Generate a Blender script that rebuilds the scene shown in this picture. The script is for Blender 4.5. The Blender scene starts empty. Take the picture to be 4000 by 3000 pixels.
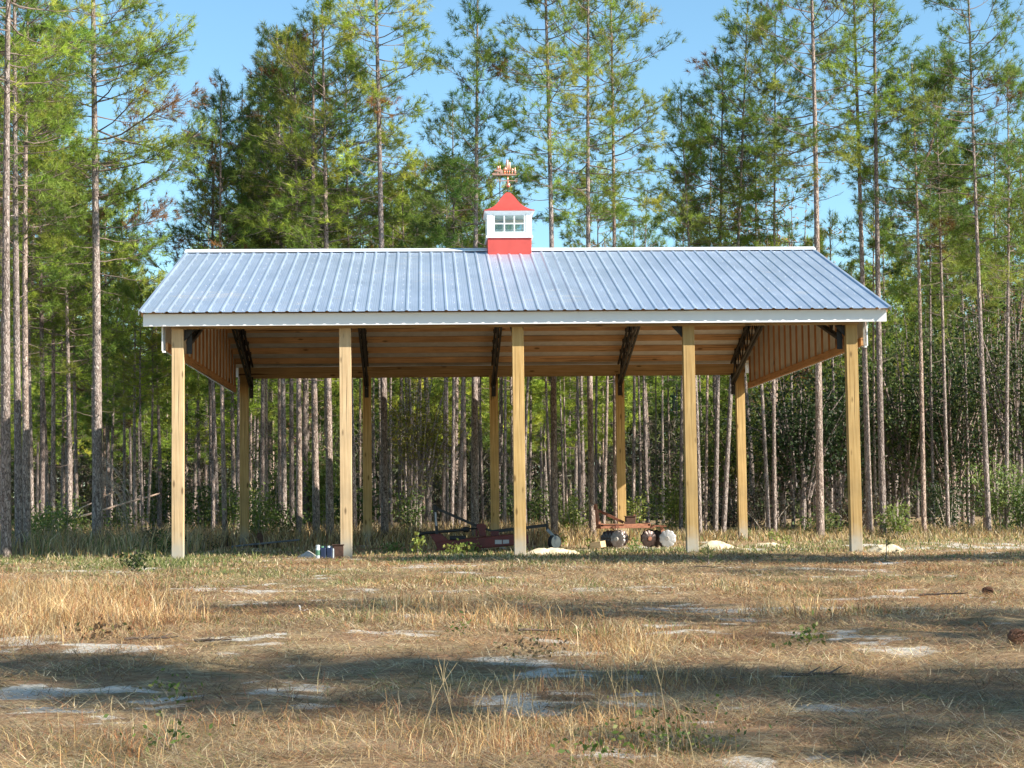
import bpy, math, random
import numpy as np
from mathutils import Matrix, Vector

SC = bpy.context.scene
COL = SC.collection
rad = math.radians

# ------------------------------------------------------------------ camera
CX, CY, CZ = -1.646, -31.667, 0.834
PITCH, YAW, ROLL, FPX = 0.0691, 0.0485, 0.0116, 7000.0
F_ = Vector((math.sin(YAW)*math.cos(PITCH), math.cos(YAW)*math.cos(PITCH), math.sin(PITCH)))
R0 = Vector((math.cos(YAW), -math.sin(YAW), 0))
U0 = Vector((-math.sin(YAW)*math.sin(PITCH), -math.cos(YAW)*math.sin(PITCH), math.cos(PITCH)))
R_ = R0*math.cos(ROLL) - U0*math.sin(ROLL)
U_ = R0*math.sin(ROLL) + U0*math.cos(ROLL)
cam = bpy.data.cameras.new('camera')
cam.sensor_width = 36.0
cam.lens = 36.0*FPX/4000.0
cam.clip_start = 0.1
cam.clip_end = 3000
co = bpy.data.objects.new('camera', cam)
COL.objects.link(co)
m = Matrix(((R_.x, U_.x, -F_.x, CX), (R_.y, U_.y, -F_.y, CY), (R_.z, U_.z, -F_.z, CZ), (0, 0, 0, 1)))
co.matrix_world = m
SC.camera = co

# ------------------------------------------------------------------ light
SUN = Vector((1.0, -0.52, 0.74)).normalized()
EL = math.asin(SUN.z)
w = bpy.data.worlds.new('World'); SC.world = w; w.use_nodes = True
nt = w.node_tree; nt.nodes.clear()
sky = nt.nodes.new('ShaderNodeTexSky'); sky.sky_type = 'NISHITA'; sky.sun_disc = False
sky.sun_elevation = EL; sky.sun_rotation = math.atan2(SUN.x, SUN.y)
sky.air_density = 1.0; sky.dust_density = 0.3; sky.ozone_density = 1.6
bg = nt.nodes.new('ShaderNodeBackground'); bg.inputs['Strength'].default_value = 0.088
wo = nt.nodes.new('ShaderNodeOutputWorld')
tn = nt.nodes.new('ShaderNodeMix'); tn.data_type = 'RGBA'; tn.blend_type = 'MULTIPLY'; tn.inputs[0].default_value = 1
tn.inputs[7].default_value = (.86, 1.10, 1.12, 1)
nt.links.new(sky.outputs[0], tn.inputs[6]); nt.links.new(tn.outputs[2], bg.inputs[0]); nt.links.new(bg.outputs[0], wo.inputs[0])
sl = bpy.data.lights.new('sun', 'SUN'); sl.energy = 4.9; sl.angle = rad(0.53); sl.color = (1.0, 0.93, 0.82)
so = bpy.data.objects.new('sun', sl); COL.objects.link(so)
so.rotation_euler = SUN.to_track_quat('Z', 'Y').to_euler()
SC.view_settings.view_transform = 'Standard'
SC.view_settings.look = 'None'
SC.view_settings.exposure = 1.16
SC.view_settings.gamma = 1.0

# ------------------------------------------------------------------ pixel <-> ground (photo measured at 2212 px width)
K = 4000.0/2212.0
def ray(px, py):
    u = (px*K - 2000)/FPX; v = (1500 - py*K)/FPX
    return F_ + R_*u + U_*v
def gpt(px, py):
    """ground point seen at a photo position"""
    r = ray(px, py); t = -CZ/r.z
    return (CX+r.x*t, CY+r.y*t)
def proj(x, y, z):
    v = Vector((x-CX, y-CY, z-CZ)); d = v.dot(F_)
    return ((2000+FPX*v.dot(R_)/d)/K, (1500-FPX*v.dot(U_)/d)/K)
def at_depth(px, py, Y):
    r = ray(px, py); t = (Y-CY)/r.y
    return (CX+r.x*t, Y, CZ+r.z*t)
def horizon(px):
    return 1500/K + (FPX/K)*math.tan(PITCH) - ROLL*(px-1106)

# ------------------------------------------------------------------ materials
def mat(name):
    m = bpy.data.materials.new(name); m.use_nodes = True
    nt = m.node_tree
    return m, nt, nt.nodes['Principled BSDF']
def N(nt, t, **kw):
    n = nt.nodes.new(t)
    for k, v in kw.items(): setattr(n, k, v)
    return n
def noise(nt, scale, detail=4, rough=.55, vec=None, sc=None, obj=True):
    n = N(nt, 'ShaderNodeTexNoise'); n.inputs['Scale'].default_value = scale
    n.inputs['Detail'].default_value = detail; n.inputs['Roughness'].default_value = rough
    if vec is None:
        tc = N(nt, 'ShaderNodeTexCoord'); vec = tc.outputs['Object']
    if sc:
        mp = N(nt, 'ShaderNodeMapping'); mp.inputs['Scale'].default_value = sc
        nt.links.new(vec, mp.inputs[0]); vec = mp.outputs[0]
    nt.links.new(vec, n.inputs['Vector'])
    return n
def ramp(nt, fac, stops):
    r = N(nt, 'ShaderNodeValToRGB')
    e = r.color_ramp.elements
    e[0].position, e[0].color = stops[0][0], (*stops[0][1], 1)
    e[1].position, e[1].color = stops[-1][0], (*stops[-1][1], 1)
    for p, c in stops[1:-1]:
        k = e.new(p); k.color = (*c, 1)
    nt.links.new(fac, r.inputs[0])
    return r
def mix(nt, fac, a, b, mode='MIX'):
    n = N(nt, 'ShaderNodeMix', data_type='RGBA', blend_type=mode)
    for s, v in ((0, fac), (6, a), (7, b)):
        if isinstance(v, (int, float)): n.inputs[s].default_value = v
        elif isinstance(v, tuple): n.inputs[s].default_value = (*v, 1)
        else: nt.links.new(v, n.inputs[s])
    return n.outputs[2]
def bump(nt, b, h, strength=.5, dist=.02):
    n = N(nt, 'ShaderNodeBump'); n.inputs['Strength'].default_value = strength; n.inputs['Distance'].default_value = dist
    nt.links.new(h, n.inputs['Height']); nt.links.new(n.outputs[0], b.inputs['Normal'])
def simple(name, col, rough=.7, metal=0.0, var=.25, scale=12, spec=.5, bmp=0.0):
    m, nt, b = mat(name)
    n = noise(nt, scale, 5)
    r = ramp(nt, n.outputs[0], [(.3, tuple(c*(1-var) for c in col)), (.7, tuple(min(1, c*(1+var)) for c in col))])
    nt.links.new(r.outputs[0], b.inputs['Base Color'])
    b.inputs['Roughness'].default_value = rough; b.inputs['Metallic'].default_value = metal
    b.inputs['Specular IOR Level'].default_value = spec
    if bmp: bump(nt, b, n.outputs[0], bmp, .01)
    return m

def wood(name, c1, c2, axis='z', dirt=False, rough=.75):
    m, nt, b = mat(name)
    s = {'z': (14, 14, .7), 'x': (.7, 14, 14), 'y': (14, .7, 14)}[axis]
    g = noise(nt, 2.2, 6, .6, sc=s)
    r = ramp(nt, g.outputs[0], [(.28, c1), (.52, tuple((a+b_)/2 for a, b_ in zip(c1, c2))), (.75, c2)])
    col = r.outputs[0]
    # knots
    ks = {'z': (6, 6, 2.0), 'x': (2.0, 6, 6), 'y': (6, 2.0, 6)}[axis]
    tc = N(nt, 'ShaderNodeTexCoord'); mp = N(nt, 'ShaderNodeMapping'); mp.inputs['Scale'].default_value = ks
    oi = N(nt, 'ShaderNodeObjectInfo')
    add = N(nt, 'ShaderNodeVectorMath', operation='ADD'); nt.links.new(tc.outputs['Object'], add.inputs[0])
    nt.links.new(oi.outputs['Location'], add.inputs[1]); nt.links.new(add.outputs[0], mp.inputs[0])
    v = N(nt, 'ShaderNodeTexVoronoi'); v.inputs['Scale'].default_value = 1.0; nt.links.new(mp.outputs[0], v.inputs['Vector'])
    kr = ramp(nt, v.outputs['Distance'], [(0.08, (1, 1, 1)), (.17, (0, 0, 0))])
    col = mix(nt, kr.outputs[0], col, tuple(c*.45 for c in c1))
    # long drying checks
    ch = noise(nt, 3.0, 2, .5, sc={'z': (18, 18, .15), 'x': (.15, 18, 18), 'y': (18, .15, 18)}[axis])
    cr = ramp(nt, ch.outputs[0], [(.0, (0, 0, 0)), (.335, (0, 0, 0)), (.345, (1, 1, 1))])
    col = mix(nt, cr.outputs[0], tuple(c*.35 for c in c1), col)
    big = noise(nt, 1.3, 3)
    br = ramp(nt, big.outputs[0], [(.35, (.82, .82, .82)), (.65, (1.08, 1.06, 1.02))])
    col = mix(nt, 1.0, col, br.outputs[0], 'MULTIPLY')
    if dirt:
        tr = ramp(nt, oi.outputs['Random'], [(0, (.86, .84, .80)), (.5, (1, 1, 1)), (1, (1.08, 1.03, .95))]); col = mix(nt, 1.0, col, tr.outputs[0], 'MULTIPLY')
        sp = N(nt, 'ShaderNodeSeparateXYZ'); nt.links.new(tc.outputs['Object'], sp.inputs[0])
        nn = noise(nt, 6, 4)
        ad = N(nt, 'ShaderNodeMath', operation='MULTIPLY_ADD'); nt.links.new(nn.outputs[0], ad.inputs[0])
        ad.inputs[1].default_value = .55; nt.links.new(sp.outputs[2], ad.inputs[2])
        dr = ramp(nt, ad.outputs[0], [(.32, (1, 1, 1)), (.75, (0, 0, 0))])
        col = mix(nt, dr.outputs[0], col, (.36, .33, .27))
    nt.links.new(col, b.inputs['Base Color'])
    b.inputs['Roughness'].default_value = rough; b.inputs['Specular IOR Level'].default_value = .25
    bump(nt, b, g.outputs[0], .25, .004)
    return m

M = {}
M['post'] = wood('treated_post', (.38, .24, .09), (.58, .41, .19), 'z', dirt=True)
M['post_grey'] = wood('pale_post', (.45, .31, .17), (.64, .48, .29), 'z', dirt=True)
M['beam'] = wood('treated_beam', (.30, .19, .08), (.46, .32, .16), 'x')
M['purlin'] = wood('purlin_pine', (.46, .26, .12), (.70, .45, .24), 'x')
M['stud'] = wood('stud_pine', (.34, .15, .06), (.56, .28, .12), 'z')
M['rail'] = wood('rail_pine', (.36, .18, .07), (.56, .31, .14), 'y')
M['block'] = wood('sawn_block', (.50, .34, .18), (.72, .55, .34), 'x')
M['black_steel'] = simple('black_steel', (.022, .020, .018), .55, .3)
M['white_trim'] = simple('white_trim', (.80, .81, .82), .45, 0, .03, 3)
M['white_vinyl'] = simple('white_vinyl', (.82, .82, .80), .4, 0, .03, 4)
M['red_metal'] = simple('red_metal', (.46, .062, .048), .5, 0, .16, 3)
M['rust'] = simple('rust', (.20, .075, .040), .8, 0, .45, 20, bmp=.3)
M['rust_orange'] = simple('rust_orange', (.33, .135, .075), .8, 0, .35, 14, bmp=.3)
M['mower_red_shaded'] = simple('mower_red_shaded', (.105, .010, .008), .5, 0, .3, 9)  # red darkened so the colour carries the roof's shade on the mower
M['mower_black'] = simple('mower_black', (.018, .017, .016), .6, 0, .3, 9)
M['yellow'] = simple('yellow_lettering', (.55, .36, .05), .5, 0, .1)
M['decal'] = simple('pale_decal', (.38, .36, .36), .5, 0, .15)
M['rubber'] = simple('rubber', (.02, .02, .02), .8, 0, .2)
M['rim'] = simple('wheel_rim', (.42, .38, .34), .5, .3, .2)
M['disc_bare'] = simple('bare_disc_steel', (.55, .53, .52), .5, .25, .2, 6)
M['disc_worn'] = simple('worn_disc_steel', (.26, .22, .20), .45, .3, .5, 7)
M['disc_dark'] = simple('dark_disc_steel', (.055, .035, .03), .35, .6, .4, 10)
M['copper'] = simple('copper', (.90, .42, .28), .32, .9, .12, 8)
M['navy'] = simple('navy_plastic', (.010, .020, .055), .45, 0, .15)
M['white_plastic'] = simple('white_plastic', (.55, .60, .62), .5, 0, .2)
M['green_label'] = simple('green_label', (.08, .20, .12), .5, 0, .3)
M['dark_rust'] = simple('dark_rusty_steel', (.075, .035, .022), .85, 0, .4, 16)
M['pipe'] = simple('grey_pipe', (.22, .24, .27), .45, .6, .2)
M['debris'] = simple('white_scrap', (.7, .7, .7), .6)
M['cone'] = simple('pine_cone', (.12, .055, .03), .85, 0, .4, 30)
M['pole'] = simple('bleached_pole', (.50, .36, .27), .85, 0, .2, 6, bmp=.3)
M['twig'] = simple('fallen_twig', (.085, .06, .045), .9, 0, .3, 9)
M['stalk'] = simple('dry_stalk', (.46, .35, .19), .8, 0, .25, 9)
M['deadwood'] = simple('dead_twigs', (.30, .25, .20), .9, 0, .2, 9)

def roof_mat():
    m, nt, b = mat('galvalume_roof')
    n = noise(nt, 1.0, 6, .65, sc=(2.2, .9, .9))
    r = ramp(nt, n.outputs[0], [(.3, (.50, .60, .74)), (.7, (.60, .70, .84))])
    sm = noise(nt, 2.2, 8, .75, sc=(1.0, 3.2, 3.2))
    wh = noise(nt, .35, 2, .5)
    pr = N(nt, 'ShaderNodeMath', operation='MULTIPLY'); nt.links.new(sm.outputs[0], pr.inputs[0]); nt.links.new(wh.outputs[0], pr.inputs[1])
    sr = ramp(nt, pr.outputs[0], [(.34, (0, 0, 0)), (.40, (.7, .7, .7))])
    col = mix(nt, sr.outputs[0], r.outputs[0], (.74, .74, .76))
    nt.links.new(col, b.inputs['Base Color'])
    b.inputs['Metallic'].default_value = .75
    rr = N(nt, 'ShaderNodeMapRange'); nt.links.new(n.outputs[0], rr.inputs[0])
    rr.inputs[3].default_value = .34; rr.inputs[4].default_value = .52
    nt.links.new(rr.outputs[0], b.inputs['Roughness'])
    bump(nt, b, n.outputs[0], .05, .01)
    return m
M['roof'] = roof_mat()
M['cap'] = simple('ridge_cap_metal', (.78, .80, .82), .4, .2, .04, 3)
M['siding_in'] = simple('siding_backer', (.60, .56, .48), .8, 0, .12, 5)
M['under'] = simple('roof_underside', (.52, .50, .46), .75, 0, .1, 7)

def glass_mat():
    m = bpy.data.materials.new('window_glass'); m.use_nodes = True; nt = m.node_tree; nt.nodes.clear()
    o = N(nt, 'ShaderNodeOutputMaterial'); t = N(nt, 'ShaderNodeBsdfTransparent'); g = N(nt, 'ShaderNodeBsdfGlossy')
    g.inputs['Roughness'].default_value = .03; t.inputs[0].default_value = (.86, .9, .88, 1)
    mx = N(nt, 'ShaderNodeMixShader'); mx.inputs[0].default_value = .1
    nt.links.new(t.outputs[0], mx.inputs[1]); nt.links.new(g.outputs[0], mx.inputs[2]); nt.links.new(mx.outputs[0], o.inputs[0])
    return m
M['glass'] = glass_mat()

def bark_mat():
    m, nt, b = mat('pine_bark')
    tc = N(nt, 'ShaderNodeTexCoord')
    oi = N(nt, 'ShaderNodeObjectInfo')
    mp = N(nt, 'ShaderNodeMapping'); mp.inputs['Scale'].default_value = (26, 26, 7.0)
    ds = noise(nt, 5, 3)
    ad = N(nt, 'ShaderNodeVectorMath', operation='ADD'); sc_ = N(nt, 'ShaderNodeVectorMath', operation='SCALE'); sc_.inputs[3].default_value = .16
    nt.links.new(ds.outputs['Color'], sc_.inputs[0]); nt.links.new(tc.outputs['Object'], ad.inputs[0]); nt.links.new(sc_.outputs[0], ad.inputs[1])
    nt.links.new(ad.outputs[0], mp.inputs[0])
    v = N(nt, 'ShaderNodeTexVoronoi', feature='DISTANCE_TO_EDGE'); nt.links.new(mp.outputs[0], v.inputs['Vector']); v.inputs['Scale'].default_value = 1
    vc = N(nt, 'ShaderNodeTexVoronoi'); nt.links.new(mp.outputs[0], vc.inputs['Vector']); vc.inputs['Scale'].default_value = 1
    pl = ramp(nt, vc.outputs['Color'], [(.1, (.23, .18, .16)), (.5, (.36, .30, .27)), (.9, (.47, .41, .38))])
    ed = ramp(nt, v.outputs['Distance'], [(.0, (.30, .30, .30)), (.16, (1, 1, 1))])
    col = mix(nt, 1.0, pl.outputs[0], ed.outputs[0], 'MULTIPLY')
    bn = noise(nt, .55, 3)
    rr = ramp(nt, bn.outputs[0], [(.35, (.78, .76, .74)), (.7, (1.15, 1.1, 1.05))])
    col = mix(nt, 1.0, col, rr.outputs[0], 'MULTIPLY')
    # orange flakes higher up / each tree a little different
    tr = ramp(nt, oi.outputs['Random'], [(0, (.72, .70, .70)), (.5, (1, 1, 1)), (1, (1.22, 1.1, 1.0))])
    col = mix(nt, 1.0, col, tr.outputs[0], 'MULTIPLY')
    nt.links.new(col, b.inputs['Base Color']); b.inputs['Roughness'].default_value = .9; b.inputs['Specular IOR Level'].default_value = .1
    bump(nt, b, v.outputs['Distance'], .9, .03)
    return m
M['bark'] = bark_mat()
M['limb'] = simple('pine_limb', (.17, .125, .10), .9, 0, .3, 6)

def leaf_mat(name, trans=.35, gain=1.0, rnd=True, rough=.55):
    m, nt, b = mat(name)
    at = N(nt, 'ShaderNodeAttribute', attribute_name='tint')
    col = at.outputs['Color']
    if rnd:
        oi = N(nt, 'ShaderNodeObjectInfo')
        tr = ramp(nt, oi.outputs['Random'], [(0, (.72, .84, .85)), (.4, (1, 1, 1)), (.8, (1.15, 1.10, .95)), (1, (1.4, 1.2, .95))])
        col = mix(nt, 1.0, col, tr.outputs[0], 'MULTIPLY')
    nt.links.new(col, b.inputs['Base Color'])
    b.inputs['Roughness'].default_value = rough; b.inputs['Specular IOR Level'].default_value = .3
    t = N(nt, 'ShaderNodeBsdfTranslucent'); nt.links.new(col, t.inputs[0])
    mx = N(nt, 'ShaderNodeMixShader'); mx.inputs[0].default_value = trans
    out = nt.nodes['Material Output']
    nt.links.new(b.outputs[0], mx.inputs[1]); nt.links.new(t.outputs[0], mx.inputs[2]); nt.links.new(mx.outputs[0], out.inputs[0])
    return m
M['needle'] = leaf_mat('pine_needles', .35)
M['leaf'] = leaf_mat('broad_leaves', .4)
M['grass'] = leaf_mat('grass_blades', .3, rnd=False, rough=.7)

# ------------------------------------------------------------------ object helpers
def link(o, parent=None):
    COL.objects.link(o)
    if parent is not None: o.parent = parent
    return o
def tag(o, label=None, cat=None, group=None, kind=None):
    if label: o['label'] = label
    if cat: o['category'] = cat
    if group: o['group'] = group
    if kind: o['kind'] = kind
    return o
def empty(name, loc=(0, 0, 0), rz=0):
    o = bpy.data.objects.new(name, None); o.location = loc; o.rotation_euler = (0, 0, rz); o.empty_display_size = .2
    return link(o)

class MB:
    def __init__(s): s.v = []; s.f = []
    def add(s, vs, fs):
        k = len(s.v); s.v += [tuple(p) for p in vs]; s.f += [tuple(i+k for i in f) for f in fs]
        return s
    def box(s, a, b):
        x0, y0, z0 = a; x1, y1, z1 = b
        return s.add([(x0, y0, z0), (x1, y0, z0), (x1, y1, z0), (x0, y1, z0), (x0, y0, z1), (x1, y0, z1), (x1, y1, z1), (x0, y1, z1)],
                     [(0, 3, 2, 1), (4, 5, 6, 7), (0, 1, 5, 4), (1, 2, 6, 5), (2, 3, 7, 6), (3, 0, 4, 7)])
    def bar(s, p, q, w, h=None, up=(0, 0, 1)):
        """rectangular bar from p to q"""
        h = h or w; p = Vector(p); q = Vector(q); d = (q-p).normalized(); up = Vector(up)
        if abs(d.dot(up)) > .99: up = Vector((0, 1, 0))
        a = d.cross(up).normalized(); b = a.cross(d).normalized()
        vs = [c+a*i*w/2+b*j*h/2 for c in (p, q) for i, j in ((-1, -1), (1, -1), (1, 1), (-1, 1))]
        return s.add(vs, [(0, 1, 2, 3), (7, 6, 5, 4), (0, 4, 5, 1), (1, 5, 6, 2), (2, 6, 7, 3), (3, 7, 4, 0)])
    def tube(s, pts, rs, n=8, cap=True):
        pts = [Vector(p) for p in pts]
        if not hasattr(rs, '__len__'): rs = [rs]*len(pts)
        k = len(s.v); rings = []
        prev = None
        for i, p in enumerate(pts):
            d = (pts[min(i+1, len(pts)-1)]-pts[max(i-1, 0)]).normalized()
            if prev is None:
                a = d.orthogonal().normalized()
            else:
                a = (prev - d*prev.dot(d)).normalized()
            prev = a; b = d.cross(a)
            for j in range(n):
                t = 2*math.pi*j/n
                s.v.append(tuple(p+(a*math.cos(t)+b*math.sin(t))*rs[i]))
        for i in range(len(pts)-1):
            for j in range(n):
                s.f.append((k+i*n+j, k+i*n+(j+1) % n, k+(i+1)*n+(j+1) % n, k+(i+1)*n+j))
        if cap:
            s.f.append(tuple(k+j for j in range(n))[::-1]); s.f.append(tuple(k+(len(pts)-1)*n+j for j in range(n)))
        return s
    def lathe(s, prof, c=(0, 0, 0), n=20, axis='z', mod=None):
        k = len(s.v)
        for r, h in prof:
            for j in range(n):
                t = 2*math.pi*j/n; rr = r*(mod(t) if mod and r > 0 else 1)
                x, y, z = rr*math.cos(t), rr*math.sin(t), h
                if axis == 'y': x, y, z = x, h, y
                if axis == 'x': x, y, z = h, x, y
                s.v.append((c[0]+x, c[1]+y, c[2]+z))
        for i in range(len(prof)-1):
            for j in range(n):
                s.f.append((k+i*n+j, k+i*n+(j+1) % n, k+(i+1)*n+(j+1) % n, k+(i+1)*n+j))
        s.f.append(tuple(k+j for j in range(n))[::-1]); s.f.append(tuple(k+(len(prof)-1)*n+j for j in range(n)))
        return s
    def prism(s, poly, y0, y1):
        """XZ outline given depth in Y"""
        n = len(poly)
        vs = [(x, y0, z) for x, z in poly]+[(x, y1, z) for x, z in poly]
        fs = [tuple(range(n)), tuple(range(2*n-1, n-1, -1))]+[(i, i+n, (i+1) % n+n, (i+1) % n) for i in range(n)]
        return s.add(vs, fs)
    def build(s, name, m, parent=None, bevel=0, smooth=False, recalc=True):
        me = bpy.data.meshes.new(name); me.from_pydata(s.v, [], s.f); me.materials.append(m)
        if recalc:
            import bmesh
            bm = bmesh.new(); bm.from_mesh(me); bmesh.ops.recalc_face_normals(bm, faces=bm.faces)
            if bevel: bmesh.ops.bevel(bm, geom=list(bm.edges), offset=bevel, segments=1, affect='EDGES', profile=.5)
            bm.to_mesh(me); bm.free()
        if smooth:
            for p in me.polygons: p.use_smooth = True
        me.update()
        return link(bpy.data.objects.new(name, me), parent)

def np_mesh(name, verts, nper, m, tint=None, smooth=False):
    """verts (n,nper,3): one polygon per row"""
    n = len(verts)
    me = bpy.data.meshes.new(name)
    me.vertices.add(n*nper); me.vertices.foreach_set('co', np.ascontiguousarray(verts, dtype=np.float32).ravel())
    me.loops.add(n*nper); me.loops.foreach_set('vertex_index', np.arange(n*nper, dtype=np.int32))
    me.polygons.add(n); me.polygons.foreach_set('loop_start', np.arange(0, n*nper, nper, dtype=np.int32))
    me.polygons.foreach_set('loop_total', np.full(n, nper, dtype=np.int32))
    me.materials.append(m)
    if tint is not None:
        a = me.color_attributes.new('tint', 'FLOAT_COLOR', 'POINT')
        c = np.ones((n, nper, 4), dtype=np.float32); c[:, :, :3] = tint[:, None, :]
        a.data.foreach_set('color', c.ravel())
    me.update(calc_edges=True); me.validate()
    return me

def norm(a): return a/np.maximum(np.linalg.norm(a, axis=-1, keepdims=True), 1e-9)

# ------------------------------------------------------------------ smooth value noise
_rs = np.random.RandomState(7); _tab = _rs.rand(256, 256)
def vnoise(x, y):
    xi = np.floor(x).astype(int); yi = np.floor(y).astype(int); fx = x-xi; fy = y-yi
    fx = fx*fx*(3-2*fx); fy = fy*fy*(3-2*fy)
    g = lambda a, b: _tab[a % 256, b % 256]
    return (g(xi, yi)*(1-fx)+g(xi+1, yi)*fx)*(1-fy)+(g(xi, yi+1)*(1-fx)+g(xi+1, yi+1)*fx)*fy
def fbm(x, y, o=4):
    s = 0; a = .5; t = 0
    for i in range(o):
        s = s+a*vnoise(x*2**i+i*17.3, y*2**i+i*9.1); t += a; a *= .5
    return s/t

def gz(x, y):
    x = np.asarray(x, float); y = np.asarray(y, float)
    fade = np.clip((np.abs(y+0)-0.0)/1.0, .25, 1)
    h = (fbm(x*.35+3, y*.35+8, 3)-.5)*.13*fade + (fbm(x*2.1, y*2.1, 3)-.5)*.05*fade
    hs = (fbm(x*6, y*6, 2)-.5)*.018*fade
    return h-.01+hs

# patches measured on the photo (centre px, radii px) -> sand / green / golden
SAND = [(110, 1408, 170, 22, 1.0), (330, 1392, 150, 14, .7), (230, 1492, 190, 15, 1.0), (500, 1445, 170, 12, .7), (760, 1378, 90, 8, .8),
        (1010, 1392, 120, 8, .7), (1500, 1338, 200, 7, .9), (1700, 1312, 130, 12, .8), (1430, 1296, 90, 5, .7), (900, 1224, 260, 5, 1.0),
        (1230, 1222, 220, 4, .6), (200, 1228, 80, 5, .8), (1950, 1200, 150, 5, .5), (2110, 1182, 130, 6, 1.1), (1700, 1180, 220, 4, .9),
        (2000, 1612, 150, 34, 1.0), (1690, 1468, 90, 10, .8), (1850, 1360, 220, 10, .6), (2080, 1280, 200, 4, .5), (1560, 1187, 90, 4, 1.0),
        (1350, 1182, 120, 3, .8), (930, 1197, 160, 3, .5), (1500, 1530, 120, 12, .5), (560, 1530, 130, 10, .5), (1230, 1500, 200, 9, .45), (1950, 1186, 60, 4, .7),
        (330, 1208, 90, 3, .6), (2150, 1440, 120, 14, .5), (850, 1475, 160, 8, .5), (1760, 1655, 120, 12, .6)]
GREEN = [(330, 1215, 160, 16, .9), (600, 1245, 260, 14, .6), (1050, 1205, 260, 8, .6), (1450, 1190, 300, 8, .7), (700, 1265, 300, 10, .4),
         (900, 1315, 250, 10, .35), (1100, 1440, 200, 20, .3), (1480, 1600, 170, 40, .7), (150, 1500, 160, 26, .5), (300, 1590, 200, 30, .4), (60, 1210, 120, 12, .6),
         (1850, 1250, 260, 10, .45), (1950, 1500, 260, 40, .4), (2080, 1210, 200, 6, .4), (1250, 1560, 140, 30, .3), (1900, 1175, 200, 6, .5)]
GOLD = [(110, 1310, 190, 50, 1.0), (1330, 1370, 160, 30, .7), (1100, 1600, 260, 40, .7), (800, 1330, 260, 20, .5), (1500, 1270, 300, 20, .6), (300, 1350, 200, 22, .6),
        (1000, 1265, 300, 12, .6), (450, 1640, 300, 30, .6), (1800, 1330, 150, 14, .5)]
def patch_field(L, x, y):
    """turn the ellipses into ground blobs"""
    wx = x+(fbm(x*.9+5, y*.9, 3)-.5)*2.2; wy = y+(fbm(x*.9, y*.9+40, 3)-.5)*2.2
    out = np.zeros_like(x)
    for px, py, rx, ry, s in L:
        cx, cy = gpt(px, py); ax = abs(gpt(px+rx, py)[0]-cx)
        y1 = gpt(px, py-ry)[1]; y0 = gpt(px, py+ry)[1]; ay = max(.25, (y1-y0)/2); cy = (y0+y1)/2
        d = ((wx-cx)/ax)**2+((wy-cy)/ay)**2
        out = np.maximum(out, s*np.exp(-d*.9))
    return out
def fields(x, y):
    s = patch_field(SAND, x, y); g = patch_field(GREEN, x, y); o = patch_field(GOLD, x, y)
    n = fbm(x*1.7+90, y*1.7, 4); n2 = fbm(x*.5, y*.5+70, 3)
    sand = np.clip((s*1.15+(n-.5)*2.6+(fbm(x*5, y*7, 3)-.5)*1.6-.45)*1.9, 0, 1)
    sand = np.maximum(sand, np.clip((n-.66)*7, 0, .6))
    green = np.clip(g*1.1+(fbm(x*1.1+33, y*1.1, 3)-.5)*1.3-.1, 0, 1)
    gold = np.clip(o*1.1+(n2-.5)*1.4, 0, 1)
    inside = (x > -6.4) & (x < 6.5) & (y > -.5) & (y < 12)
    return sand, green, gold

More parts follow.
